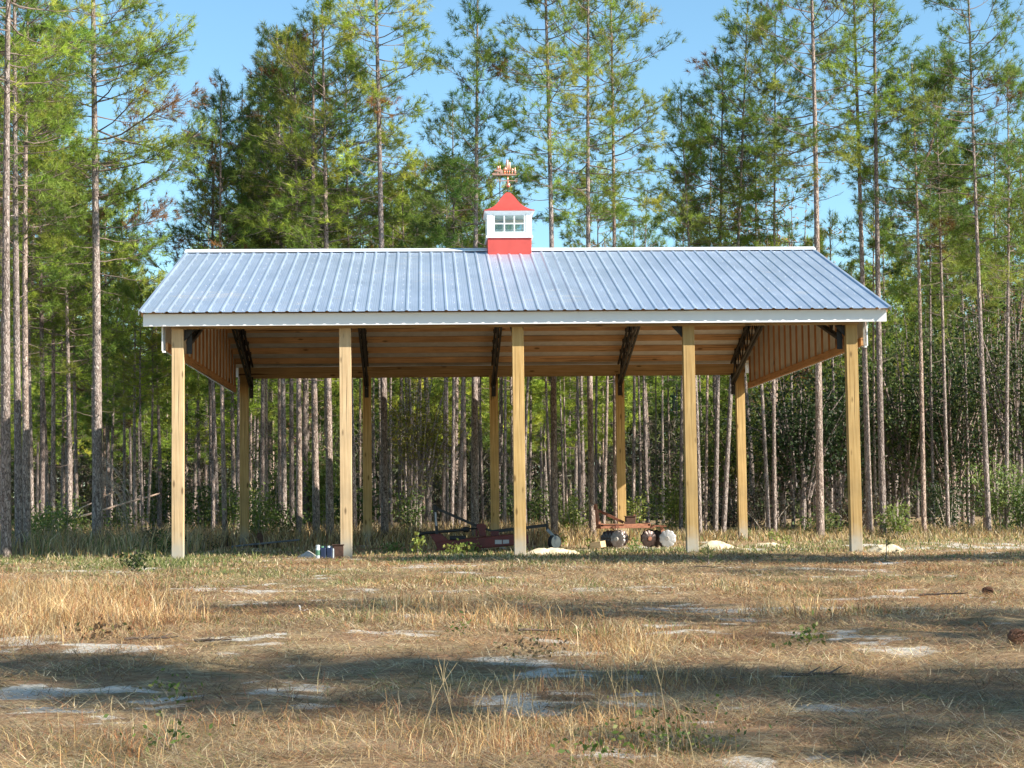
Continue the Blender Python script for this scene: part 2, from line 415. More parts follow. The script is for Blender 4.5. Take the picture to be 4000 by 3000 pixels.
# ------------------------------------------------------------------ ground: one sheet to the horizon
def build_ground():
    def lines(lo, hi, step, far):
        a = list(np.arange(lo, hi+1e-6, step)); s = step; p = hi
        while p < far: s *= 1.22; p += s; a.append(p)
        s = step; p = lo; b = []
        while p > -far: s *= 1.22; p -= s; b.append(p)
        return np.array(b[::-1]+a)
    xs = lines(-11, 11, .07, 700); ys = lines(-27, -2, .07, 900)
    nx, ny = len(xs), len(ys)
    X, Y = np.meshgrid(xs, ys)
    near = (np.abs(X) < 14) & (Y < 25) & (Y > -30)
    Z = gz(X, Y)
    sand, green, gold = fields(X.ravel(), Y.ravel())
    V = np.stack([X, Y, Z], -1).reshape(-1, 3)
    me = bpy.data.meshes.new('ground')
    me.vertices.add(len(V)); me.vertices.foreach_set('co', V.astype(np.float32).ravel())
    i = np.arange(nx-1)[None, :]+np.arange(ny-1)[:, None]*nx
    Q = np.stack([i, i+1, i+nx+1, i+nx], -1).reshape(-1)
    nf = (nx-1)*(ny-1)
    me.loops.add(nf*4); me.loops.foreach_set('vertex_index', Q.astype(np.int32))
    me.polygons.add(nf); me.polygons.foreach_set('loop_start', np.arange(0, nf*4, 4, dtype=np.int32)); me.polygons.foreach_set('loop_total', np.full(nf, 4, dtype=np.int32))
    me.polygons.foreach_set('use_smooth', np.ones(nf, dtype=bool))
    a = me.color_attributes.new('patch', 'FLOAT_COLOR', 'POINT')
    c = np.stack([sand, green, gold, np.ones_like(sand)], -1).astype(np.float32); a.data.foreach_set('color', c.ravel())
    me.update(calc_edges=True)
    m, nt, b = mat('meadow_ground')
    at = N(nt, 'ShaderNodeAttribute', attribute_name='patch'); sp = N(nt, 'ShaderNodeSeparateColor'); nt.links.new(at.outputs['Color'], sp.inputs[0])
    fine = noise(nt, 16, 9, .8, sc=(1, 1.6, 1)); straw = noise(nt, 9, 6, .7, sc=(1, 2.6, 1)); mid = noise(nt, 1.6, 5, .6)
    base = ramp(nt, straw.outputs[0], [(.3, (.10, .065, .035)), (.45, (.24, .17, .095)), (.6, (.42, .32, .18)), (.75, (.54, .43, .27))])
    red = ramp(nt, mid.outputs[0], [(.42, (0, 0, 0)), (.62, (.8, .8, .8))])
    col = mix(nt, red.outputs[0], base.outputs[0], (.30, .175, .10))
    gr = ramp(nt, fine.outputs[0], [(.3, (.05, .065, .025)), (.7, (.16, .17, .07))])
    gm = N(nt, 'ShaderNodeMath', operation='MULTIPLY'); nt.links.new(sp.outputs[1], gm.inputs[0]); gm.inputs[1].default_value = .75
    col = mix(nt, gm.outputs[0], col, gr.outputs[0])
    sd = ramp(nt, fine.outputs[0], [(.3, (.30, .26, .21)), (.5, (.54, .50, .43)), (.75, (.72, .69, .62))])
    # ragged sand edge
    ma = N(nt, 'ShaderNodeMath', operation='MULTIPLY_ADD'); nt.links.new(fine.outputs[0], ma.inputs[0]); ma.inputs[1].default_value = 2.6
    sb = N(nt, 'ShaderNodeMath', operation='SUBTRACT'); nt.links.new(sp.outputs[0], sb.inputs[0]); sb.inputs[1].default_value = 1.45
    nt.links.new(sb.outputs[0], ma.inputs[2])
    sf = ramp(nt, ma.outputs[0], [(.25, (0, 0, 0)), (.55, (1, 1, 1))])
    col = mix(nt, sf.outputs[0], col, sd.outputs[0])
    nt.links.new(col, b.inputs['Base Color']); b.inputs['Roughness'].default_value = .95; b.inputs['Specular IOR Level'].default_value = .1
    bump(nt, b, straw.outputs[0], 1.0, .03)
    me.materials.append(m)
    o = link(bpy.data.objects.new('ground', me)); tag(o, kind='structure')
build_ground()

# ------------------------------------------------------------------ the shed
PX = [-5.982, -3.0515, 0, 3.0515, 5.982]
D = 11.42; HB = 4.035; ZE = 4.290; ZR = 6.235; YF = -.49; EO = 6.595; YM = D/2
SL = (ZR-ZE)/(YM-YF)
PW, PD = .205, .17
def roofz(y): return ZR-abs(y-YM)*SL
shed = empty('pole_shed', (0, YM, 0))
tag(shed, 'open timber post shed with galvanised metal roof and red topped cupola', 'shed')
SHED_OFF = -YM
def sb(mb, name, m, **k):
    mb.v = [(x, y+SHED_OFF, z) for x, y, z in mb.v]
    return mb.build(name, m, k.pop('parent', shed), **k)
rnd = random.Random(3)
for row, y0 in ((0, 0.0), (1, D)):
    for i, x in enumerate(PX):
        mb = MB().box((-PW/2, -PD/2, -.1), (PW/2, PD/2, ZE-.12+.0))
        o = mb.build('post', M['post_grey'] if (row == 0 and i < 2) else M['post'], shed, bevel=.006)
        o.location = (x, y0+SHED_OFF, 0)
        o.rotation_euler = (0, rnd.uniform(-.0015, .0015), rnd.uniform(-.01, .01))
        if row == 0 and i == 1: o['label'] = 'front post second from left, paler and greyer than the others'
# eave beams, fascia
sb(MB().box((-6.10, -.13, HB), (6.10, -.088, ZE-.06)), 'eave_beam', M['beam'])
sb(MB().box((-6.10, .088, HB+.02), (6.10, .13, ZE-.04)), 'eave_beam', M['beam'])
sb(MB().box((-6.10, D-.13, HB), (6.10, D-.088, ZE-.03)), 'eave_beam', M['beam'])
sb(MB().box((-6.10, D+.088, HB-.03), (6.10, D+.13, ZE-.06)), 'eave_beam', M['beam'])
FZ = ZE-.228
def fascia(y):
    return MB().box((-EO+.05, y-.016, FZ), (EO-.05, y+.016, ZE-.012))
fm = fascia(-.330); fm.v = [(x, y-x*.0014, z) for x, y, z in fm.v]
fo = sb(fm, 'fascia', M['white_trim'], bevel=.003)
sb(fascia(D+.345), 'fascia', M['white_trim'], bevel=.003)
# soffit returns at the fascia's lower edge
sb(MB().box((-EO+.05, -.328, FZ+.004), (EO-.05, -.28, FZ+.012)), 'soffit_lip', M['white_trim'])
# roof skins with ribs
def skin(side):
    pr = []  # x, dz
    x = -EO; n = int(2*EO/.2286)
    pr = [(-EO, 0)]
    for k in range(n+1):
        c = -EO+.02+k*(2*EO-.04)/n
        pr += [(c-.036, 0), (c-.014, .018), (c+.014, .018), (c+.036, 0)]
        if k < n:
            s_ = (2*EO-.04)/n
            for q in (.34, .5, .66): pr += [(c+s_*q-.008, 0), (c+s_*q, .0022), (c+s_*q+.008, 0)]
    pr = [p for p in pr if -EO <= p[0] <= EO]+[(EO, 0)]
    ys = [YF, YM-.002] if side < 0 else [YM+.002, D-YF]
    mb = MB()
    for th in (0, -.004):
        k0 = len(mb.v)
        for y in ys:
            z = roofz(y)
            mb.v += [(x, y, z+dz+th) for x, dz in pr]
        L = len(pr)
        for i in range(L-1):
            mb.f.append((k0+i, k0+i+1, k0+L+i+1, k0+L+i))
    L = len(pr)
    for i in range(L-1):
        mb.f.append((i, i+1, 2*L+i+1, 2*L+i)); mb.f.append((L+i, L+i+1, 3*L+i+1, 3*L+i))
    o = sb(mb, 'roof_sheet', M['roof'], recalc=False)
    return o
rs_front = skin(-1); skin(1)
# screw heads of the front sheet
mb = MB(); n = int(2*EO/.2286); s_ = (2*EO-.04)/n
for k in range(n):
    c = -EO+.02+k*s_+.052
    for q in range(11):
        y = YF+.12+q*.58
        if y < YM-.1: mb.lathe([(.011, 0), (.010, .007), (.0, .009)], (c+(.09 if k % 4 == 3 else 0), y, roofz(y)+.001), 6)
o = sb(mb, 'screw_head', M['cap'], parent=rs_front); o['kind'] = 'stuff'
# ridge cap
a = .20
poly = [(YM-a, roofz(YM-a)+.03), (YM-a, roofz(YM-a)+.042), (YM-.03, ZR+.055), (YM+.03, ZR+.055), (YM+a, roofz(YM+a)+.042), (YM+a, roofz(YM+a)+.03), (YM, ZR+.035)]
mb = MB(); L = len(poly)
for x in (-EO-.02, EO+.02): mb.v += [(x, y, z) for y, z in poly]
mb.f = [tuple(range(L))[::-1], tuple(range(L, 2*L))]+[(i, (i+1) % L, (i+1) % L+L, i+L) for i in range(L)]
sb(mb, 'ridge_cap', M['cap'])
# rake trim on both gables (front and back slope)
for sx in (-1, 1):
    for ya, yb in ((YF-.005, YM), (YM, D-YF+.005)):
        x0 = sx*(EO+.004)
        mb = MB().bar((x0, ya, roofz(ya)-.012), (x0, yb, roofz(yb)-.012), .010, .075, up=(0, 0, 1))
        mb.bar((x0-sx*.018, ya, roofz(ya)+.026), (x0-sx*.018, yb, roofz(yb)+.026), .046, .006)
        sb(mb, 'rake_trim', M['roof'])
        mb = MB().bar((x0-sx*.03, ya+.2, roofz(ya+.2)-.06), (x0-sx*.03, yb, roofz(yb)-.06), .035, .11)
        sb(mb, 'fly_rafter', M['purlin'])
# purlins, boards on edge under the sheets
for side in (-1, 1):
    for k in range(10):
        y = YM+side*(.12+k*.605)
        if y < -.32 or y > D+.32: continue
        z1 = roofz(y)-.012
        sb(MB().box((-EO+.07, y-.019, z1-.14), (EO-.07, y+.019, z1-.002)), 'purlin', M['purlin'])
# insulation board strips seen between the purlins
for side in (-1, 1):
    mb = MB(); ys = (YF+.1, YM-.02) if side < 0 else (YM+.02, D-YF-.1)
    mb.bar((0, ys[0], roofz(ys[0])-.009), (0, ys[1], roofz(ys[1])-.009), 2*EO-.12, .003)
    sb(mb, 'roof_backing', M['under'])
# steel trusses
def truss(x):
    mb = MB(); t = .05
    def top(y): return roofz(y)-.20
    zt0 = HB-.22; za = ZR-.95
    def bot(y): 
        f = 1-abs(y-YM)/(YM-.1); return zt0+(za-zt0)*f
    for xx in (-.035, .035):
        mb.bar((x+xx, .09, top(.09)), (x+xx, YM, top(YM)), .045, .05); mb.bar((x+xx, YM, top(YM)), (x+xx, D-.09, top(D-.09)), .045, .05)
        mb.bar((x+xx, .09, bot(.1)), (x+xx, YM, bot(YM)), .045, .05); mb.bar((x+xx, YM, bot(YM)), (x+xx, D-.09, bot(D-.09)), .045, .05)
    n = 9
    for s in (0, 1):
        for i in range(n):
            f0 = i/n; f1 = (i+.5)/n; f2 = (i+1)/n
            Y = lambda f: (.12+f*(YM-.12)) if s == 0 else (D-.12-f*(YM-.12))
            mb.bar((x, Y(f0), bot(Y(f0))), (x, Y(f1), top(Y(f1))), .028); mb.bar((x, Y(f1), top(Y(f1))), (x, Y(f2), bot(Y(f2))), .028)
    mb.box((x-.05, .086, HB-.42), (x+.05, .10, ZE-.10)); mb.box((x-.05, D-.10, HB-.52), (x+.05, D-.086, ZE-.10))
    # purlin cleats
    for k in range(9):
        for s in (-1, 1):
            y = YM+s*(.12+k*.605)
            if .2 < y < D-.2: mb.bar((x-.07, y-.03, roofz(y)-.15), (x+.07, y-.03, roofz(y)-.15), .012, .09)
    o = sb(mb, 'steel_truss', M['black_steel'])
    bl = MB()
    for z in (HB-.1, HB-.17, HB-.3):
        bl = MB().lathe([(.012, 0), (.012, .008), (0, .012)], (x, -(D-.10), z), 8, 'y')
        bl.v = [(a, -b, c) for a, b, c in bl.v]
        sb(bl, 'bolt_head', M['pipe'], parent=o)
for x in (-5.80, -3.0515-.0, 0, 3.0515, 5.80): truss(x)
# knee gussets beside front posts
for i, x in enumerate(PX):
    if i in (0, 3, 4):
        s = 1 if i == 0 else -1
        xa = x+s*PW/2
        mb = MB().prism([(xa, HB-.003), (xa+s*.19, HB-.003), (xa, HB-.20)], .0, .02)
        sb(mb, 'knee_plate', M['black_steel'])
# gable walls: siding, studs, bottom rail
ZG = 3.66
for sx in (-1, 1):
    xo = sx*6.225
    # corrugated siding, inside face
    mb = MB(); L = 0; ys = []; y = .0
    prof = []
    while y <= D: 
        ph = (y/.0762) % 3
        prof.append((y, .018 if ph < .5 else 0)); y += .0381
    for th in (0, sx*.002):
        k0 = len(mb.v)
        for (yy, dx) in prof:
            mb.v.append((xo+sx*dx+th, yy, ZG)); mb.v.append((xo+sx*dx+th, yy, roofz(yy)-.02))
        for i in range(len(prof)-1): mb.f.append((k0+2*i, k0+2*i+1, k0+2*i+3, k0+2*i+2))
    sb(mb, 'gable_siding', M['cap'], recalc=False)
    mb = MB(); n = 24; k0 = 0
    mb.v += [(xo-sx*.012, .0, ZG+.015), (xo-sx*.012, D, ZG+.015), (xo-sx*.012, D, roofz(D)-.03), (xo-sx*.012, YM, ZR-.03), (xo-sx*.012, 0, roofz(0)-.03)]
    mb.v += [(x-sx*.004, y, z) for x, y, z in mb.v]
    mb.f = [(0, 1, 2, 3, 4), (9, 8, 7, 6, 5)]+[(i, (i+1) % 5, (i+1) % 5+5, i+5) for i in range(5)]
    sb(mb, 'gable_liner', M['siding_in'])
    xi = xo-sx*.02
    def bx(y0, y1, z0, z1, d0=0.0, d1=.04): 
        return MB().box((min(xi-sx*d0, xi-sx*d1), y0, z0), (max(xi-sx*d0, xi-sx*d1), y1, z1))
    sb(bx(.0, D, ZG+.01, ZG+.15), 'gable_rail', M['rail'])
    k = 0; y = .62
    while y < D-.3:
        sb(bx(y-.019, y+.019, ZG+.12, roofz(y)-.20, .043, .082), 'gable_stud', M['stud'])
        y += .605
    # corner trim
    for yy in (-.14,):
        mb = MB().box((min(xo+sx*.005, xo+sx*.025), yy-.02, ZG-.01), (max(xo+sx*.005, xo+sx*.025), yy+.02, ZE-.10))
        sb(mb, 'corner_trim', M['white_trim'])
    mb = MB().box((min(xo-sx*.03, xo+sx*.022), -.10, ZG-.035), (max(xo-sx*.03, xo+sx*.022), -.04, ZG-.006))
    sb(mb, 'trim_end', M['white_trim'])

# cupola
def cup():
    cx, cy = .13, YM
    W = .455; zb = ZR-.05
    root = MB()
    # red base straddling the ridge
    b0 = MB().box((cx-W, cy-W, ZR-.17), (cx+W, cy+W, ZR+.205)); base = sb(b0, 'cupola', M['red_metal'], bevel=.006)
    base['label'] = 'red and white cupola with small paned windows on the ridge'
    z0 = ZR+.205; z1 = z0+.56; W2 = W+.012
    mb = MB()
    mb.box((cx-W2-.02, cy-W2-.02, z0), (cx+W2+.02, cy+W2+.02, z0+.045))       # sill
    zw0 = z0+.10; zw1 = z0+.50; hw = .335
    for sx in (-1, 1):
        for sy in (-1, 1):                                                     # corner posts
            x0, x1 = sorted((cx+sx*W2, cx+sx*(hw+.01))); y0, y1 = sorted((cy+sy*W2, cy+sy*(hw+.01)))
            mb.box((x0, y0, z0+.045), (x1, y1, z1))
    for s in (-1, 1):
        for (za, zb_) in ((z0+.045, zw0), (zw1, z1)):
            y0, y1 = sorted((cy+s*W2-s*.003, cy+s*(W2-.07))); mb.box((cx-hw-.01, y0, za), (cx+hw+.01, y1, zb_))
            x0, x1 = sorted((cx+s*W2-s*.003, cx+s*(W2-.07))); mb.box((x0, cy-hw-.01, za), (x1, cy+hw+.01, zb_))
    # crown moulding flaring under the roof
    for q in range(4):
        e = .006+q*.015
        mb.box((cx-W2-e, cy-W2-e, z1-.085+q*.022), (cx+W2+e, cy+W2+e, z1-.085+(q+1)*.022-.0005)) if q > 1 else None
    body = sb(mb, 'cupola_body', M['white_vinyl'], parent=base, bevel=.003)
    # hollow head lining is timber
    sb(MB().box((cx-hw, cy+hw-.06, zw1-.085), (cx+hw, cy+hw, zw1)), 'head_board', M['block'], parent=base)
    for s in (-1, 1):
        f = MB(); yy = cy+s*(W2-.025); t = .016
        f.box((cx-hw, yy-t, zw0), (cx-hw+.03, yy+t, zw1)); f.box((cx+hw-.03, yy-t, zw0), (cx+hw, yy+t, zw1))
        f.box((cx-hw+.03, yy-t, zw0), (cx+hw-.03, yy+t, zw0+.028)); f.box((cx-hw+.03, yy-t, zw1-.028), (cx+hw-.03, yy+t, zw1))
        f.box((cx-hw+.03, yy-.010, (zw0+zw1)/2-.012), (cx+hw-.03, yy+.010, (zw0+zw1)/2+.012))
        for q in (-1, 1):
            xx = cx+q*hw*.31
            f.box((xx-.012, yy-.012, zw0+.028), (xx+.012, yy+.012, zw1-.028))
        sb(f, 'cupola_window', M['white_vinyl'], parent=base)
        sb(MB().box((cx-hw+.03, yy-.002, zw0+.028), (cx+hw-.03, yy+.002, zw1-.028)), 'window_pane', M['glass'], parent=base)
        f = MB(); xx = cx+s*(W2-.025)
        f.box((xx-t, cy-hw, zw0), (xx+t, cy-hw+.03, zw1)); f.box((xx-t, cy+hw-.03, zw0), (xx+t, cy+hw, zw1))
        f.box((xx-.01, cy-.012, zw0), (xx+.01, cy+.012, zw1)); f.box((xx-.008, cy-hw, (zw0+zw1)/2-.012), (xx+.008, cy+hw, (zw0+zw1)/2+.012))
        sb(f, 'cupola_window', M['white_vinyl'], parent=base)
        sb(MB().box((xx-.002, cy-hw+.03, zw0), (xx+.002, cy+hw-.03, zw1)), 'window_pane', M['glass'], parent=base)
    # concave red roof
    mb = MB(); n = 12; H = .465; R = W2+.06
    for i in range(n+1):
        t = i/n
        r = R*(1-t)**1.0*(1-.30*math.sin(math.pi*t)*(1-t*.35))+.035*t
        z = z1+.004+H*t
        if i == 0: mb.v += [(cx-R, cy-R, z1+.0), (cx+R, cy-R, z1), (cx+R, cy+R, z1), (cx-R, cy+R, z1)]; z = z1+.016
        mb.v += [(cx-r, cy-r, z), (cx+r, cy-r, z), (cx+r, cy+r, z), (cx-r, cy+r, z)]
    for i in range(n+1):
        for j in range(4): mb.f.append((i*4+j, i*4+(j+1) % 4, (i+1)*4+(j+1) % 4, (i+1)*4+j))
    mb.f.append((3, 2, 1, 0)); k = (n+1)*4; mb.f.append((k, k+1, k+2, k+3))
    sb(mb, 'cupola_roof', M['red_metal'], parent=base)
    return cx, cy, z1+H
vx, vy, vz = cup()
def text_mesh(s, size, ext=.006):
    c = bpy.data.curves.new('t', 'FONT'); c.body = s; c.size = size; c.extrude = ext; c.align_x = 'CENTER'; c.align_y = 'CENTER'
    o = bpy.data.objects.new('t', c); COL.objects.link(o)
    dg = bpy.context.evaluated_depsgraph_get(); me = bpy.data.meshes.new_from_object(o.evaluated_get(dg))
    bpy.data.objects.remove(o); bpy.data.curves.remove(c)
    return me
def vane():
    S = 1/187.0/10.37   # zoomed photo px -> m at the ridge
    X = lambda a: vx+(a-890)*S
    Z = lambda b: vz+(1505-b)*S*1.0
    y = vy
    root = sb(MB().tube([(vx, y, vz-.03), (vx, y, Z(1290))], .007, 8), 'weather_vane', M['black_steel'])
    root['label'] = 'copper weather vane with tractor and trees on the cupola'
    cp = M['copper']
    sb(MB().lathe([(.0, -.05)]+[(.05*math.sin(math.pi*k/10), -.05*math.cos(math.pi*k/10)) for k in range(1, 10)]+[(0, .05)], (X(900), y, Z(1180)), 16), 'copper_ball', cp, parent=root, smooth=True)
    sb(MB().lathe([(.022, 0), (.012, .08), (.008, .15)], (vx, y, Z(1095)), 12), 'spindle', cp, parent=root, smooth=True)
    # direction arms with letters W and E
    arm = MB().bar((X(620), y, Z(1005)), (X(1190), y, Z(1005)), .016, .016); arm.bar((vx, y-.14, Z(1005)), (vx, y+.14, Z(1005)), .014)
    sb(arm, 'direction_arm', cp, parent=root)
    for ch, px, dy in (('W', 520, 0), ('E', 1245, 0)):
        me = text_mesh(ch, .115, .005); me.materials.clear(); me.materials.append(cp)
        o = link(bpy.data.objects.new('letter_'+('west' if ch == 'W' else 'east'), me), shed); o.parent = root
        o.rotation_euler = (math.pi/2, 0, 0); o.location = (X(px), y+SHED_OFF, Z(1000))
    pl = MB().prism([(X(235), Z(700)), (X(1270), Z(735)), (X(1210), Z(785)), (X(275), Z(775))], y-.03, y+.03)
    sb(pl, 'vane_platform', cp, parent=root)
    def tree(cxp, zt, zb, hw, kind, trunk_b=720):
        mb = MB(); h = (Z(zt)-Z(zb)); r = hw*S
        if kind == 'cone': pr = [(r, 0), (r*.8, h*.35), (r*.4, h*.75), (.001, h)]
        elif kind == 'flame': pr = [(r*.4, 0), (r*.95, h*.2), (r, h*.45), (r*.6, h*.8), (.001, h)]
        else: pr = [(r*.2, 0), (r*.85, h*.25), (r, h*.55), (r*.8, h*.85), (.001, h)]
        mb.lathe(pr, (0, 0, 0), 12)
        mb.v = [(a+X(cxp), b*.45+y, c+Z(zb)) for a, b, c in mb.v]
        mb.tube([(X(cxp), y, Z(trunk_b)), (X(cxp), y, Z(zb)+.01)], .009, 6)
        sb(mb, 'vane_tree', cp, parent=root, smooth=True)
    tree(865, 95, 590, 62, 'flame'); tree(965, 200, 590, 52, 'flame'); tree(775, 445, 600, 66, 'ball'); tree(1075, 490, 620, 50, 'ball')
    tree(1185, 430, 690, 48, 'cone'); tree(490, 380, 560, 50, 'ball', 600); tree(575, 345, 545, 36, 'cone', 600); tree(330, 640, 700, 22, 'ball'); tree(395, 620, 700, 22, 'cone')
    tr = MB().prism([(X(330), Z(560)), (X(500), Z(560)), (X(560), Z(535)), (X(690), Z(570)), (X(700), Z(640)), (X(580), Z(650)), (X(345), Z(610))], y-.035, y+.035)
    for wx, wz, r in ((640, 660, 68), (480, 690, 34)): tr.lathe([(r*S, -.045), (r*S, .045)], (X(wx), y, Z(wz)), 16, 'y')
    sb(tr, 'vane_tractor', cp, parent=root)
vane()

# ------------------------------------------------------------------ machinery and loose things under the roof
def mower():
    Y = 3.9; ppm = 751.0
    ox, _, _ = at_depth(1600/K+1080/3.814/K, 1190, Y)
    root = empty('brush_mower', (ox, Y, 0)); tag(root, 'shade-darkened red tractor brush mower with black drive shaft and small tail wheel', 'mower')
    x = lambda a: (a-1080)/ppm
    z = lambda b: (775-b)/ppm
    def P(name, mb, m, parent=root, **k): return mb.build(name, m, parent, **k)
    deck = MB().prism([(x(380), z(640)), (x(600), z(612)), (x(1200), z(560)), (x(1500), z(535)), (x(1740), z(545)), (x(1752), z(660)), (x(1480), z(700)), (x(900), z(745)), (x(420), z(752))], -.62, .75)
    d = P('mower_deck', deck, M['mower_red_shaded'], bevel=.008)
    lip = MB().bar((x(400), -.635, z(742)), (x(1748), -.635, z(655)), .02, .03); P('deck_skirt', lip, M['mower_red_shaded'], d)
    P('deck_gusset', MB().prism([(x(300), z(520)), (x(480), z(515)), (x(590), z(620)), (x(400), z(660))], -.60, -.57), M['mower_red_shaded'])
    P('deck_gusset', MB().prism([(x(300), z(520)), (x(480), z(515)), (x(590), z(620)), (x(400), z(660))], .30, .33), M['mower_red_shaded'])
    me = text_mesh('BROWN  472', .078, .003); me.materials.clear(); me.materials.append(M['yellow'])
    o = link(bpy.data.objects.new('deck_lettering', me), d); o.rotation_euler = (math.pi/2, -.045, 0); o.location = (x(660), -.626, z(695))
    for a, b in ((1255, 1355), (1370, 1460)):
        P('deck_decal', MB().box((x(a), -.628, z(670)), (x(b), -.622, z(610))), M['decal'], d)
    P('hitch_mast', MB().bar((x(415), -.30, z(530)), (x(378), -.05, z(95)), .05, .05).bar((x(415), .30, z(530)), (x(378), .05, z(95)), .05, .05).box((x(360), -.08, z(160)), (x(400), .08, z(90))), M['mower_black'])
    P('mast_reflector', MB().bar((x(403), -.25, z(400)), (x(392), -.165, z(200)), .032, .02), M['decal'])
    P('top_brace', MB().bar((x(385), -.04, z(130)), (x(1010), -.04, z(410)), .02, .052).bar((x(385), .04, z(130)), (x(1010), .04, z(410)), .02, .052).bar((x(1000), 0, z(400)), (x(1230), 0, z(490)), .05, .045), M['mower_black'])
    sh = MB().tube([(x(200), -.1, z(505)), (x(830), 0, z(460))], .030, 10)
    sh.lathe([(.03, 0), (.052, .03), (.056, .11), (.03, .14)], (x(790), 0, z(458)), 12, 'x')
    sh.lathe([(.05, 0), (.055, .03), (.03, .10)], (x(150), -.1, z(512)), 12, 'x')
    sh.tube([(x(165), -.1, z(515)), (x(125), -.1, z(575)), (x(135), -.1, z(592))], [.03, .022, .01], 6)
    sh.tube([(x(880), 0, z(450)), (x(1010), 0, z(445))], .018, 8)
    sh.lathe([(.065, 0), (.065, .012)], (x(925), 0, z(450)), 10, 'x'); sh.lathe([(.05, 0), (.05, .012)], (x(900), 0, z(450)), 10, 'x')
    P('drive_shaft', sh, M['mower_black'])
    gb = MB().prism([(x(1035), z(560)), (x(1030), z(470)), (x(995), z(430)), (x(1005), z(380)), (x(1115), z(372)), (x(1150), z(420)), (x(1130), z(470)), (x(1140), z(565))], -.09, .09)
    gb.tube([(x(1068), 0, z(375)), (x(1068), 0, z(355))], .008, 6); gb.box((x(985), -.05, z(560)), (x(1015), .05, z(460)))
    P('gearbox', gb, M['mower_red_shaded'], bevel=.006)
    P('tool_box', MB().box((x(600), -.35, z(605)), (x(828), -.12, z(548))), M['mower_black'], bevel=.012)
    P('lift_lug', MB().prism([(x(1205), z(570)), (x(1205), z(490)), (x(1330), z(490)), (x(1330), z(560))], -.10, -.05), M['mower_red_shaded'])
    tl = MB().bar((x(1215), 0, z(497)), (x(2040), 0, z(410)), .055, .062); tl.box((x(2035), -.035, z(480)), (x(2065), .035, z(345)))
    P('tail_boom', tl, M['mower_black'])
    P('wheel_fork', MB().bar((x(2050), -.06, z(470)), (x(2180), -.06, z(610)), .015, .055).bar((x(2050), .06, z(470)), (x(2180), .06, z(610)), .015, .055), M['pipe'])
    wc = (x(2160), 0, z(600))
    th = [math.pi*k/8 for k in range(9)]
    wh = MB().lathe([(.13, -.045)]+[(.13+.034*math.sin(t), -.045*math.cos(t)) for t in th[1:-1]]+[(.13, .045)], (0, 0, 0), 24, 'y')
    w_ = P('tail_wheel', wh, M['rubber'], smooth=True); w_.location = (wc[0], 0, .152); w_.rotation_euler = (0, 0, rad(38))
    P('wheel_rim', MB().lathe([(.001, -.052), (.05, -.054), (.055, -.048), (.125, -.046), (.125, .046), (.05, .052), (.001, .054)], (0, 0, 0), 20, 'y'), M['rim'], w_)
mower()

